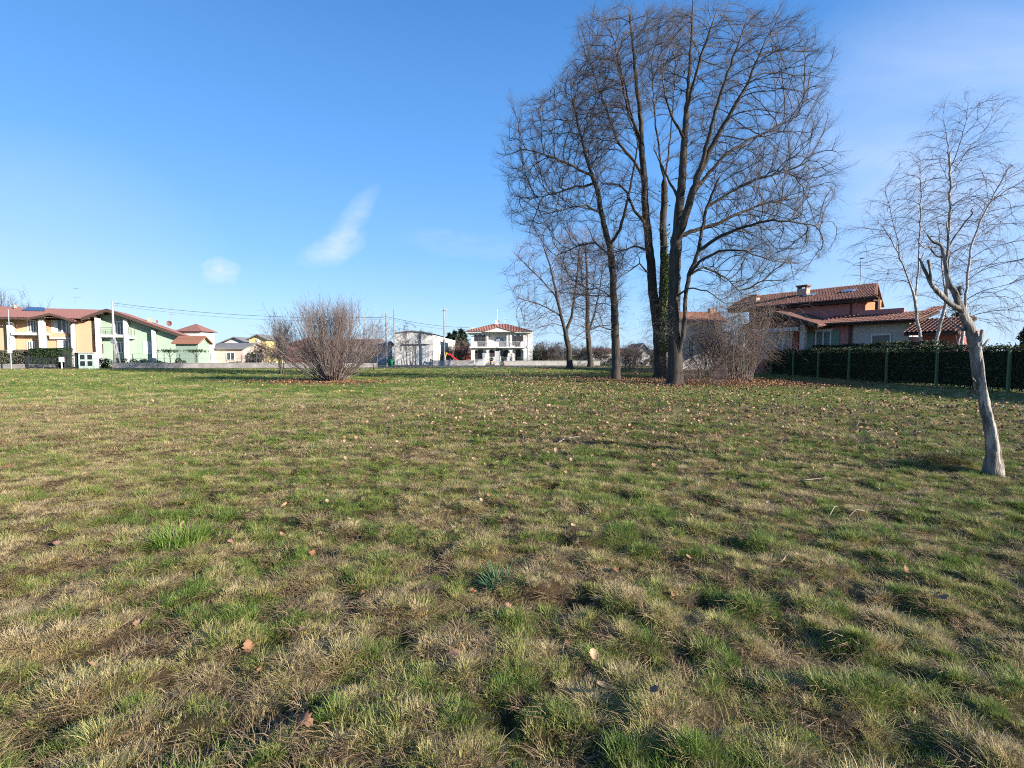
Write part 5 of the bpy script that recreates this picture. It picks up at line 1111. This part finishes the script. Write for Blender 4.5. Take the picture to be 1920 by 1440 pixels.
# annex
house('small mint green annex with its own orange gabled roof right of the green house', -48.1, -44.9, 73.4, 2.7, hz(642.8, 73.), hz(629.7, 74.7), green_p, tile_or, over=.4, name='annex')
house('house with red hip roof and white wall peeping over the green annex', hx(334, 88), hx(378, 88), 88, 4, hz(622, 88), hz(608, 91), white, tile_red, hip=1.9)
house('house with reddish roof cut by the left edge of the photo', hx(-60, 88), hx(12, 88), 88, 10, hz(592, 88), hz(571, 88), offwhite, tile_red, 'y', 1.)
antenna('television mast on the roof ridge of the orange house', (at(147, 667, 82)[0], 82., hz(575, 82)), 3.0, None, ((.95, .5), (.5, .9)))
antenna('wide flat aerial at the far left above the orange house', (at(24, 667, 84)[0], 84., hz(575, 84)), 2.9, None, ((.98, 1.6),), side=1)
antenna('tall aerial with a red dish right of the green house roof', (at(322.5, 667, 84)[0], 84., hz(613, 84)), 3.4, None, ((.95, .7), (.6, .6)), True, d2=1)
# meter cabinet, gates, plants in front of the terraced houses
mc = at(162, 667, 63.6); cab = thing('meter_cabinet', 'pale mint meter cabinet with four dark doors beside the entrance gate', 'cabinet', (mc[0], 63.6, 0))
MB().box(-1.02, .98, 0, .7, 0, 1.95).build('case', mat('mint_cabinet', (.60, .72, .60), vary=.05), cab); MB().box(-1.15, 1.1, -.12, .82, 1.952, 2.06).build('lid', cream, cab)
for sx_ in (-.5, .42):
    for z0_ in (.35, 1.15): MB().box(sx_ - .28, sx_ + .28, -.03, -.005, z0_, z0_ + .58).build('door', metal, cab)
def bar_gate(label, xa, xb, y, h):
    o = thing('metal_gate', label, 'gate', ((xa + xb) / 2, y, 0)); w = (xb - xa) / 2
    for s in (-1, 1): MB().box(s * w - .14, s * w + .14, -.14, .14, 0, h + .25).build('post', metal, o)
    mb = MB().box(-w + .15, w - .15, -.03, .03, .12, .2).box(-w + .15, w - .15, -.03, .03, h - .1, h)
    for x in np.arange(-w + .3, w - .2, .16): mb.box(x - .012, x + .012, -.02, .02, .201, h - .101)
    mb.build('bars', metal, o); return o
bar_gate('dark entrance gate immediately left of the pale meter cabinet', hx(121, 63.9), hx(143.5, 63.9), 63.9, 1.75)
bar_gate('longer dark railing gate in front of the evergreen hedge on the far left', hx(52, 63.9), hx(119, 63.9), 63.9, 1.35)
p = at(114.5, 667, 63.6); tag(MB().box(p[0] - .28, p[0] + .28, 63.55, 63.72, .85, 1.45).box(p[0] - .05, p[0] + .05, 63.58, 63.68, 0, .848).build('letter_box', white), 'small white letter box in front of the dark railing gate', 'letter box')
p = at(20, 667, 62.4); o = thing('street_sign_post', 'pale post with a small plate at the far left edge in front of the hedge', 'sign post', (p[0], 62.4, 0)); MB().tube([(0, 0, 0), (0, 0, 7.2)], .07, 8, .05).build('post', galv, o); MB().box(-.3, .3, -.09, -.072, 1.9, 2.35).build('plate', offwhite, o)
def rowhedge(label, pxa, pxb, D, H, W_, n_, m_=None, name='garden_hedge'):
    a, c = hx(pxa, D), hx(pxb, D); return clipped_hedge(name, label, (a, D, 0), 0, c - a, W_, H, g, n_, .16, m_)
rowhedge('dense evergreen hedge behind the dark railing gate on the far left', 52, 118, 66., 2.55, 1.6, 4200, ever_m)
rowhedge('grey green shaggy hedge at the left edge of the photo', -30, 50, 66.5, 2.3, 1.6, 4200, blade_mat('dusty_leaf', [(0, (.06, .065, .04)), (1, (.17, .16, .11))], trans=.1))
for k, (px, lab, w_, h_) in enumerate(((196, 'rounded dark shrub between the meter cabinet and the strutted pole', 1.5, 1.35), (226, 'rounded dark shrub just right of the strutted pole', 1.3, 1.4), (250, 'rounded dark shrub below the middle white column of the green house', 1.7, 1.5), (276, 'rounded dark shrub in front of the pale door of the green house', 1.8, 1.55), (336, 'small round shrub in front of the orange roofed annex', .8, 1.2))):
    p = at(px, 667, 68.5); bush('garden_shrub', lab, (p[0], 68.5, 0), w_, 1., h_, g, 900, .17, group='shrubs along the green house wall')
for px, lab in ((318, 'small flat crowned garden tree left of the orange roofed annex corner'), (368, 'small flat crowned garden tree in front of the annex wall')):
    p = at(px, 667, 69.5); o = thing('garden_tree', lab, 'tree', (p[0], 69.5, 0), 0, 'flat crowned garden trees'); MB().tube([(0, 0, 0), (.08, 0, 1.0), (0, 0, 2.0)], .07, 6, .04).tube([(.05, 0, 1.4), (.7, 0, 2.2)], .03, 5).tube([(.05, 0, 1.4), (-.6, 0, 2.25)], .03, 5).build('trunk', oak_bark, o)
    C = np.stack([g.normal(0, .75, 420), g.normal(0, .5, 420), 2.25 + g.normal(0, .1, 420)], -1); V, Q, A_ = leaf_cloud(C, .15, g); mesh_np('crown', V, Q, ever_m, o, attrs={'bv': A_})
# bin, slide
p = at(733, 667, 74.8); bn = thing('litter_bin', 'small green litter bin between the two poles', 'bin', (p[0], 74.8, 0)); gb = mat('green_plastic', (.02, .20, .07), rough=.5); MB().tube([(0, 0, .12), (0, 0, .95)], .26, 10, .30).build('body', gb, bn, smooth=True); MB().tube([(0, 0, .955), (0, 0, 1.06)], .32, 10, .2).build('lid', gb, bn); MB().box(-.03, .03, .28, .34, 0, 1.1).build('post', metal, bn)
p = at(841, 667, 88); sd_ = thing('play_slide', 'red and yellow plastic play slide behind the low pale wall', 'slide', (p[0], 88, 0)); redp = mat('red_plastic', (.62, .05, .06), rough=.4); yelp = mat('yellow_plastic', (.75, .48, .05), rough=.4)
pts = [(-.1, 1.75), (.4, 1.65), (.9, 1.2), (1.4, .75), (1.8, .55), (2.1, .5)]; mb = MB()
for s in (-.32, .32): mb.prism([(x, z + .28) for x, z in pts] + [(x, z) for x, z in pts[::-1]], s - .03, s + .03)
for (a, b_), (c, d_) in zip(pts[:-1], pts[1:]): mb.slab([(a, -.29, b_ + .05), (c, -.29, d_ + .05), (c, .29, d_ + .05), (a, .29, b_ + .05)], .04)
mb.build('chute', redp, sd_); mb = MB()
for s in (-.32, .32): mb.tube([(-.75, s, 0), (-.45, s, 1.75), (-.3, s, 2.15), (-.1, s, 1.95)], .07, 6)
for zz in (.4, .75, 1.1, 1.45): mb.tube([(-.68 + zz * .17, -.32, zz), (-.68 + zz * .17, .32, zz)], .04, 5)
mb.build('ladder', yelp, sd_); MB().box(.15, .7, -.25, .25, 0, .9).build('base', mat('blue_plastic', (.12, .12, .42), rough=.4), sd_)
# --- pink house on the right
Z7, Z8 = zoom(1300, 500, 5.333), zoom(1560, 500, 5.142)
PO = at(1530, 667, 42.); PF = Frame((PO[0], PO[1], 0), -58.5)
ph = thing('pink_house', 'pink two storey house with brown tiled roofs behind the clipped hedge', 'house', (PO[0], PO[1], 0), R(-58.5))
P7 = lambda x, y, yl=0: PF.p(*Z7(x, y), yl); P8 = lambda x, y, yl=0: PF.p(*Z8(x, y), yl)
UY = 2.6                                                                    # upper storey set back
za, zb2 = P7(1240, 520, 0)[1], P7(1600, 545, -.5)[1]
xL = P7(620, 700)[0]; xP = P7(1592, 650)[0]; xR2 = P8(940, 650)[0]; ze1 = P7(1560, 552, -.6)[1]
eu = P7(1500, 325, UY - .6); zeu = eu[1]; xUr = P7(1845, 300, UY)[0]; xUl = P7(560, 380, UY)[0]; xrev = P7(1692, 400, UY)[0]
ztr = P7(1800, 432, UY)[1]
wl_ = MB().box(xL, xP, 0, 5, 0, ze1 - .05).box(xUl, xrev, UY, UY + 2.19, ze1 - .04, zeu - .02).box(xUl, PF.p(1636, 600, 8.)[0], UY + 2.195, 8., ze1 - .04, zeu - .02); wl_.build('wall', pink, ph)
MB().box(xP + .002, xR2 - 1.2, .02, 2.5, 0, ze1 - .06).build('garage_wall', beige, ph)
# loggia with orange reveals at the right end of the upper storey
xl2 = P8(440, 400, UY)[0]; xl3 = P8(425, 400, UY + 2.3)[0]
MB().box(xrev + .002, max(xl3, xrev + .3), UY + 2.2, UY + 2.45, ze1 - .03, zeu - .03).build('loggia_wall', orange_rev, ph); MB().box(xl2 - .2, xl2 + .01, UY + .02, UY + .25, ztr, zeu - .03).build('loggia_post', timber, ph); MB().box(xrev + .004, xrev + .2, UY + .02, UY + 2.19, ztr, zeu - .03).build('loggia_pier', orange_rev, ph)
xpar = P8(700, 410, UY - .4)[0]; MB().box(xrev, xpar, UY - .5, UY - .3, P7(1800, 468, UY - .4)[1] - .6, P7(1800, 432, UY - .4)[1]).build('parapet', pink, ph)
rid = P7(1845, 160, UY + 4.2); zrid = rid[1]; rlo = UY - .75; rhi = UY + 4.2; xrl = P7(520, 292, rhi)[0]; xel = P7(180, 425, rlo)[0] if False else xUl - 2.2
xer, xrr = P7(1842, 290, rlo)[0], P7(1846, 160, rhi)[0]
def ptop(x):
    f = min(1, max(0, (x - xel) / (xrl - xel))) if x < xrl else (1 if x < xrr else max(0, (xer - x) / (xer - xrr)))
    return (rlo + (rhi - rlo) * f, zeu + (zrid - zeu) * f)
mb = MB().corrug(xel, xer, lambda x: (rlo, zeu), ptop, .25, .045, 11); q = MB().corrug(rlo, 2 * rhi - rlo, lambda y: (xel, zeu), lambda y: (xel + (xrl - xel) * min(1, (y - rlo) / (rhi - rlo), (2 * rhi - rlo - y) / (rhi - rlo)), zeu + (zrid - zeu) * min(1, (y - rlo) / (rhi - rlo), (2 * rhi - rlo - y) / (rhi - rlo))), .25, .045, 8); swapxy(q); mb.add(q.v, q.f)
mb.slab([(xel + .1, 2 * rhi - rlo, zeu), (xrr - 1.5, 2 * rhi - rlo, zeu), (xrr, rhi + .05, zrid - .05), (xrl, rhi + .05, zrid - .05)], .1)
rf = mb.build('roof', tile, ph)
MB().slab([(xel + .3, rlo + .05, zeu - .05), (xer - .05, rlo + .05, zeu - .05), (xrr - .05, rhi, zrid - .07), (xrl, rhi, zrid - .07)], .2).box(xel + .3, xer - .3, rlo + .06, UY + .4, zeu - .34, zeu - .22).build('eaves', timber, rf)
MB().tube([(xel + .4, rlo - .06, zeu - .05), (xer, rlo - .06, zeu - .05)], .07, 6).build('gutter', copper, rf)
def onroof(zx, zy):   # point on the upper slope under a photo point
    for k in range(200):
        y = rlo + (rhi - rlo) * k / 199; x, z = P7(zx, zy, y); zz = zeu + (zrid - zeu) * (y - rlo) / (rhi - rlo)
        if z <= zz: return x, y, zz
    return P7(zx, zy, rhi)[0], rhi, zrid
for zx, zt_, zb_, w_ in ((1100, 185, 280, .45), (610, 282, 350, .4)):
    x, y, z = onroof(zx, zb_); zt2 = P7(zx, zt_, y)[1]; c = MB().box(x - w_, x + w_, y - .3, y + .3, z - .5, zt2 - .35).build('chimney', chim_m, rf)
    MB().box(x - w_ - .08, x + w_ + .08, y - .38, y + .38, zt2 - .16, zt2 - .02).box(x - w_ + .02, x - w_ + .16, y - .26, y + .26, zt2 - .349, zt2 - .161).box(x + w_ - .16, x + w_ - .02, y - .26, y + .26, zt2 - .349, zt2 - .161).build('cowl', tile, c)
sl_ = (zrid - zeu) / (rhi - rlo)
for zx, zy in ((1160, 288), (1555, 248)):
    x, y, z = onroof(zx, zy); MB().slab([(x - .45, y - .35, z - .35 * sl_ + .11), (x + .45, y - .35, z - .35 * sl_ + .11), (x + .45, y + .35, z + .35 * sl_ + .11), (x - .45, y + .35, z + .35 * sl_ + .11)], .08).build('skylight', mat('skylight_glass', (.16, .2, .26), rough=.15, spec=.7), rf)
# lower tiled skirt roof
xS0 = P7(1215, 540, -.7)[0]; xS1 = P8(700, 500, -.7)[0]; zlo = P7(1700, 550, -.75)[1]; zhi = P7(1700, 478, UY)[1]
MB().corrug(xS0, xS1, lambda x: (-.75, zlo), lambda x: (UY, zhi), .25, .045, 5).corrug(xS1, P8(858, 430)[0] + .2, lambda x: (-.75, zlo), lambda x: (UY + 1.6, zlo + (zhi - zlo) * (UY + 2.35) / (UY + .75)), .25, .045, 7).build('skirt_roof', tile, ph)
MB().slab([(xS0, -.7, zlo - .06), (P8(858, 430)[0] + .2, -.7, zlo - .06), (P8(858, 430)[0] + .2, UY, zhi - .08), (xS0, UY, zhi - .08)], .16).build('skirt_eaves', timber, ph); MB().tube([(xS0, -.83, zlo - .03), (P8(858, 430)[0] + .2, -.83, zlo - .03)], .07, 6).build('gutter', copper, ph)
xq0, xq1 = P8(712, 560, -1.6)[0], P8(1235, 560, -1.6)[0]; zq0, zq1 = P8(800, 632, -1.9)[1], P8(900, 500, 1.2)[1]
MB().corrug(xq0, xq1, lambda x: (-1.9, zq0), lambda x: (1.2, zq1), .25, .045, 8).build('porch_roof', tile, ph); MB().slab([(xq0, -1.85, zq0 - .06), (xq1, -1.85, zq0 - .06), (xq1, 1.2, zq1 - .08), (xq0, 1.2, zq1 - .08)], .16).build('porch_eaves', timber, ph)
MB().box(xq0 + .6, xq1 - .3, -.6, 3, 0, zq0 + .15).build('porch_wall', brick_red, ph)
for zx in (1578, ): x = P7(zx, 400, UY)[0]; MB().tube([(x, UY - .06, zhi), (x, UY - .06, zeu - .3)], .06, 6).build('downpipe', copper, ph)
x = P7(1578, 620)[0]; MB().box(x - .14, x + .1, -.08, -.005, .5, ze1 - .1).build('downpipe', copper, ph)
# windows
a, c = P7(1222, 640), P7(1383, 765); zt_ = a[1]; window(ph, a[0], c[0], zt_ - 1.75, zt_, -.02, frame_w, 1, .12, cur=mat('grey_green_blind', (.20, .24, .20), vary=.2, scale=6)); MB().box(a[0] - .08, c[0] + .08, -.1, -.01, zt_ + .002, zt_ + .1).build('lintel', frame_w, ph)  # blind behind the frame is a plain dull grey green
shutter(ph, P7(1142, 640)[0], P7(1212, 640)[0], zt_ - 1.7, zt_, -.02, shut_g); shutter(ph, P7(1390, 640)[0], P7(1468, 640)[0], zt_ - 1.7, zt_, -.02, shut_g)
a, c = P8(380, 655), P8(570, 720); window(ph, a[0], c[0], a[1] - 1.2, a[1], .0, frame_w, 0, .08, cur=mat('closed_blind', (.21, .19, .16), vary=.1))
# timber porch with awning
PY = -1.6; gpk = P7(800, 440, PY - .6); gR = P7(1250, 572, PY - .6); gL = P7(470, 600, PY - .6)
mb = MB().slab([(gL[0], PY - .6, gL[1]), (gpk[0], PY - .6, gpk[1]), (gpk[0], 2.5, gpk[1]), (gL[0], 2.5, gL[1])], .12).slab([(gpk[0] + .002, PY - .6, gpk[1]), (gR[0], PY - .6, gR[1]), (gR[0], 2.5, gR[1]), (gpk[0] + .002, 2.5, gpk[1])], .12)
pg = mb.build('gable_roof', tile, ph)
mb = MB().slab([(gL[0], PY - .68, gL[1] - .05), (gpk[0], PY - .68, gpk[1] - .05), (gpk[0], PY - .61, gpk[1] - .05), (gL[0], PY - .61, gL[1] - .05)], .3).slab([(gpk[0] + .001, PY - .68, gpk[1] - .05), (gR[0], PY - .68, gR[1] - .05), (gR[0], PY - .61, gR[1] - .05), (gpk[0] + .001, PY - .61, gpk[1] - .05)], .3)
mb.slab([(gL[0] + .1, PY - .6, gL[1] - .13), (gpk[0], PY - .6, gpk[1] - .13), (gpk[0], 2.4, gpk[1] - .13), (gL[0] + .1, 2.4, gL[1] - .13)], .1).slab([(gpk[0] + .003, PY - .6, gpk[1] - .13), (gR[0] - .1, PY - .6, gR[1] - .13), (gR[0] - .1, 2.4, gR[1] - .13), (gpk[0] + .003, 2.4, gpk[1] - .13)], .1)
mb.box(gpk[0] - .12, gpk[0] + .12, PY - .58, .2, gpk[1] - .62, gpk[1] - .36).box(gL[0] + .5, gR[0] - .5, PY + .1, PY + .3, gR[1] - .05, gR[1] + .18).build('timber_frame', timber, pg)
wx0, wx1 = P7(520, 700, -.3)[0], P7(1052, 700, -.3)[0]
MB().prism([(wx0, 0), (wx0, gL[1] - .1), (gpk[0], gpk[1] - .35), (wx1, gR[1] + .12), (wx1, 0)], -.3, -.004).build('porch_front', brick_red, ph)
a, c = P7(650, 660, -.32), P7(985, 810, -.32); wz = a[1]; wn = MB().box(a[0], c[0], -.42, -.305, wz - 2.35, wz).build('window', frame_w, ph); n4 = 4
for k in range(n4):
    u0 = a[0] + (c[0] - a[0]) * (k + .09) / n4; u1 = a[0] + (c[0] - a[0]) * (k + .91) / n4; MB().box(u0, u1, -.44, -.422, wz - 2.25, wz - .15).build('pane', glass, wn)
    um = (u0 + u1) / 2; MB().prism([(u0 + .02, wz - .18), (um, wz - .18), (um - .08, wz - .7), (u0 + .05, wz - 1.3)], -.455, -.444).prism([(um, wz - .18), (u1 - .02, wz - .18), (u1 - .05, wz - 1.3), (um + .08, wz - .7)], -.455, -.444).build('curtain', curtain, wn)
MB().box(P7(1062, 700, PY)[0], P7(1112, 700, PY)[0], PY, PY + .35, 0, gR[1] + .05).build('pillar', cream, ph)
aw0, aw1 = P7(585, 640, PY - .2), P7(1050, 612, PY - .2); aw = thing('awning', 'grey and white striped scalloped awning over the porch window of the pink house', 'awning', (PO[0], PO[1], 0), R(-58.5)); za_ = P7(820, 615, PY - .2)[1]; zb_ = P7(820, 655, PY - .2)[1]
MB().slab([(aw0[0], -.46, za_ + .18), (aw1[0], -.46, za_ + .18), (aw1[0], PY - .2, za_), (aw0[0], PY - .2, za_)], .03).build('canvas', offwhite, aw)
nst = 18; lt, dk = MB(), MB()
for k in range(nst):
    u0 = aw0[0] + (aw1[0] - aw0[0]) * k / nst; u1 = aw0[0] + (aw1[0] - aw0[0]) * (k + 1) / nst; um = (u0 + u1) / 2; (lt if k % 2 else dk).prism([(u0, za_ - .01), (u1, za_ - .01), (u1, zb_ + .06), (um, zb_), (u0, zb_ + .06)], PY - .23, PY - .21)
lt.build('valance', offwhite, aw); dk.build('valance_stripe', mat('grey_canvas', (.33, .35, .35)), aw)
x, y, z = onroof(1668, 190); ca, sa = math.cos(PF.a), math.sin(PF.a); antenna('thin mast with a single aerial at the right end of the pink house roof', (PO[0] + x * ca - y * sa, PO[1] + x * sa + y * ca, z), 2.4, None, ((.98, .25), (.72, .8)))
# --- posts in front of the hedge
post_m = mat('green_concrete_post', (.09, .14, .075), vary=.2, scale=5, col2=(.17, .19, .08), hard=.3)
names = ['farthest visible', 'sixth nearest', 'fifth nearest', 'fourth nearest', 'third nearest', 'second nearest', 'nearest']
for i, yv in enumerate((44.0, 40.5, 37.2, 33.8, 30.4, 26.8, 22.9)):
    b = (HX - .12, yv, 0); o = thing('fence_post', names[i] + ' of the green concrete posts along the hedge', 'post', b, 0, 'green fence posts along the hedge')
    MB().add([(-.055, -.055, -.1), (.055, -.055, -.1), (.055, .055, -.1), (-.055, .055, -.1), (-.045, -.045, 1.98), (.045, -.045, 1.98), (.045, .045, 1.98), (-.045, .045, 1.98), (-.02, -.02, 2.02), (.02, -.02, 2.02), (.02, .02, 2.02), (-.02, .02, 2.02)], [(0, 1, 5, 4), (1, 2, 6, 5), (2, 3, 7, 6), (3, 0, 4, 7), (4, 5, 9, 8), (5, 6, 10, 9), (6, 7, 11, 10), (7, 4, 8, 11), (8, 9, 10, 11)]).build('shaft', post_m, o)
    mb = MB()
    for zz in (.15, 1.0, 1.85): mb.tube([(0, 0, zz), (0, 3.4 if i else 3.5, zz)], .004, 3)
    mb.build('wire', galv, o)
# --- background planting
for px, Dd, H, Rb, lab in ((843, 150, 12, 3.2, 'leftmost dark conifer behind the warehouse end'), (853, 146, 12.6, 3.4, 'second dark conifer left of the villa, slightly taller'), (864, 142, 13.2, 3.3, 'third dark conifer close to the villa eaves'), (871, 150, 12.5, 3, 'dark conifer partly hidden by the villa corner')):
    p = at(px, 667, Dd); conifer(lab, (p[0], Dd, 0), H * .66, Rb * .85, g, 1300, .8, 'conifers behind the white villa')
p = at(1912, 667, 52.); conifer('broad dark conifer at the right edge beyond the hedge', (p[0] + .6, 52., 0), 4.6, 2.6, g, 2600, .30)
p = at(1790, 667, 44.); conifer('slim dark conifer behind the tallest birch', (at(1792, 667, 48.)[0], 48., 0), 8.0, 1.0, g, 900, .25)
for px, Dd, rx, rz_b, lab in ((1004, 100, 2.2, 4.6, 'dark evergreen against the right side of the white villa'), (1016, 104, 2.5, 3.6, 'lower evergreen right of the villa'), (486, 90, 2.6, 2.5, 'dark evergreen beside the yellow house')):
    p = at(px, 667, Dd); bush('evergreen_tree', lab, (p[0], Dd, 0), rx, 2, rz_b, g, 1300, .35, cat='tree')
scr = [(500, 84, 3.6, 'bare scrub behind the sapling left of the hazel bush', 3.6), (560, 88, 3.4, 'reddish bare scrub behind the left part of the hazel bush', 4.), (600, 92, 3.4, 'bare scrub directly behind the hazel bush', 4.), (668, 90, 4.6, 'bare shrub behind the right edge of the hazel bush', 3), (700, 102, 8.0, 'bare round tree above the low brown roof', 3),
       (765, 84, 7.0, 'small leafy bare tree in front of the warehouse left corner', 2.6), (1028, 92, 3.8, 'brown scrub right of the villa', 4), (1060, 96, 3.5, 'brown scrub behind the forked small tree', 4), (1092, 98, 3.3, 'brown scrub behind the upright far tree', 4), (1128, 96, 3.4, 'brown scrub left of the leaning oak', 4), (1180, 78, 3.0, 'brown scrub between the leaning oak and the ivy clad oak', 3), (868, 112, 5, 'reddish bare tree left of the villa', 2.4), (850, 100, 3, 'green brown shrub by the slide', 2)]
for px, Dd, H, lab, sp in scr:
    p = at(px, 667, Dd); rod_shrub('bare_shrub', lab, (p[0], Dd, 0), 15 if H > 6 else 46, H, .62 if H < 5 else .42, g, twig_red if 'red' in lab else twig_m, r=.03, base=.9, side=8, sl=(.6, 1.6), tw=3, tl=(.3, .8), tr=.014, droop=.3, curve=.3, group='bare scrub beyond the road')
for px, Dd, H, lab in ((30, 100, 11.5, 'bare tree behind the orange house roof at the far left'), (55, 104, 10.5, 'second bare tree behind the orange house roof'), (-8, 98, 13, 'bare tree cut by the left edge of the photo')):
    p = at(px, 667, Dd); rod_shrub('bare_tree', lab, (p[0], Dd, 0), 26, H, .22, g, twig_m, r=.05, base=.5, side=10, sl=(1, 2.6), tw=3, tl=(.5, 1.2), tr=.016, curve=.15, cat='tree', part='crown')
f = thing('board_fence', 'grey boarded fence between the leaning oak and the ivy clad oak', 'fence', (hx(1158, 76), 76., 0)); Lf = hx(1190, 76) - hx(1158, 76); MB().box(0, Lf, 0, .05, .1, 1.5).build('boards', grey_pl, f)
for k in range(3): MB().box(Lf * k / 2 - .05, Lf * k / 2 + .05, -.08, -.002, 0, 1.6).build('post', metal, f)
# far wood on the skyline
wood = [];
for k in range(170):
    x = g.uniform(-330, 330); y = g.uniform(250, 330); H = g.uniform(2.5, 6.5); C = unit(g.normal(size=(26, 3))) * g.uniform(.5, 1, (26, 1)) * np.array([5, 3, H * .5]) + np.array([x, y, H * .5]); wood.append(C)
V, Q, A_ = leaf_cloud(np.concatenate(wood), 2.4, g); o = mesh_np('distant_wood', V, Q, blade_mat('far_scrub', [(0, (.07, .065, .05)), (1, (.13, .115, .085))], trans=0), attrs={'bv': A_}); tag(o, 'low brown wood along the far skyline', 'wood', kind='stuff')
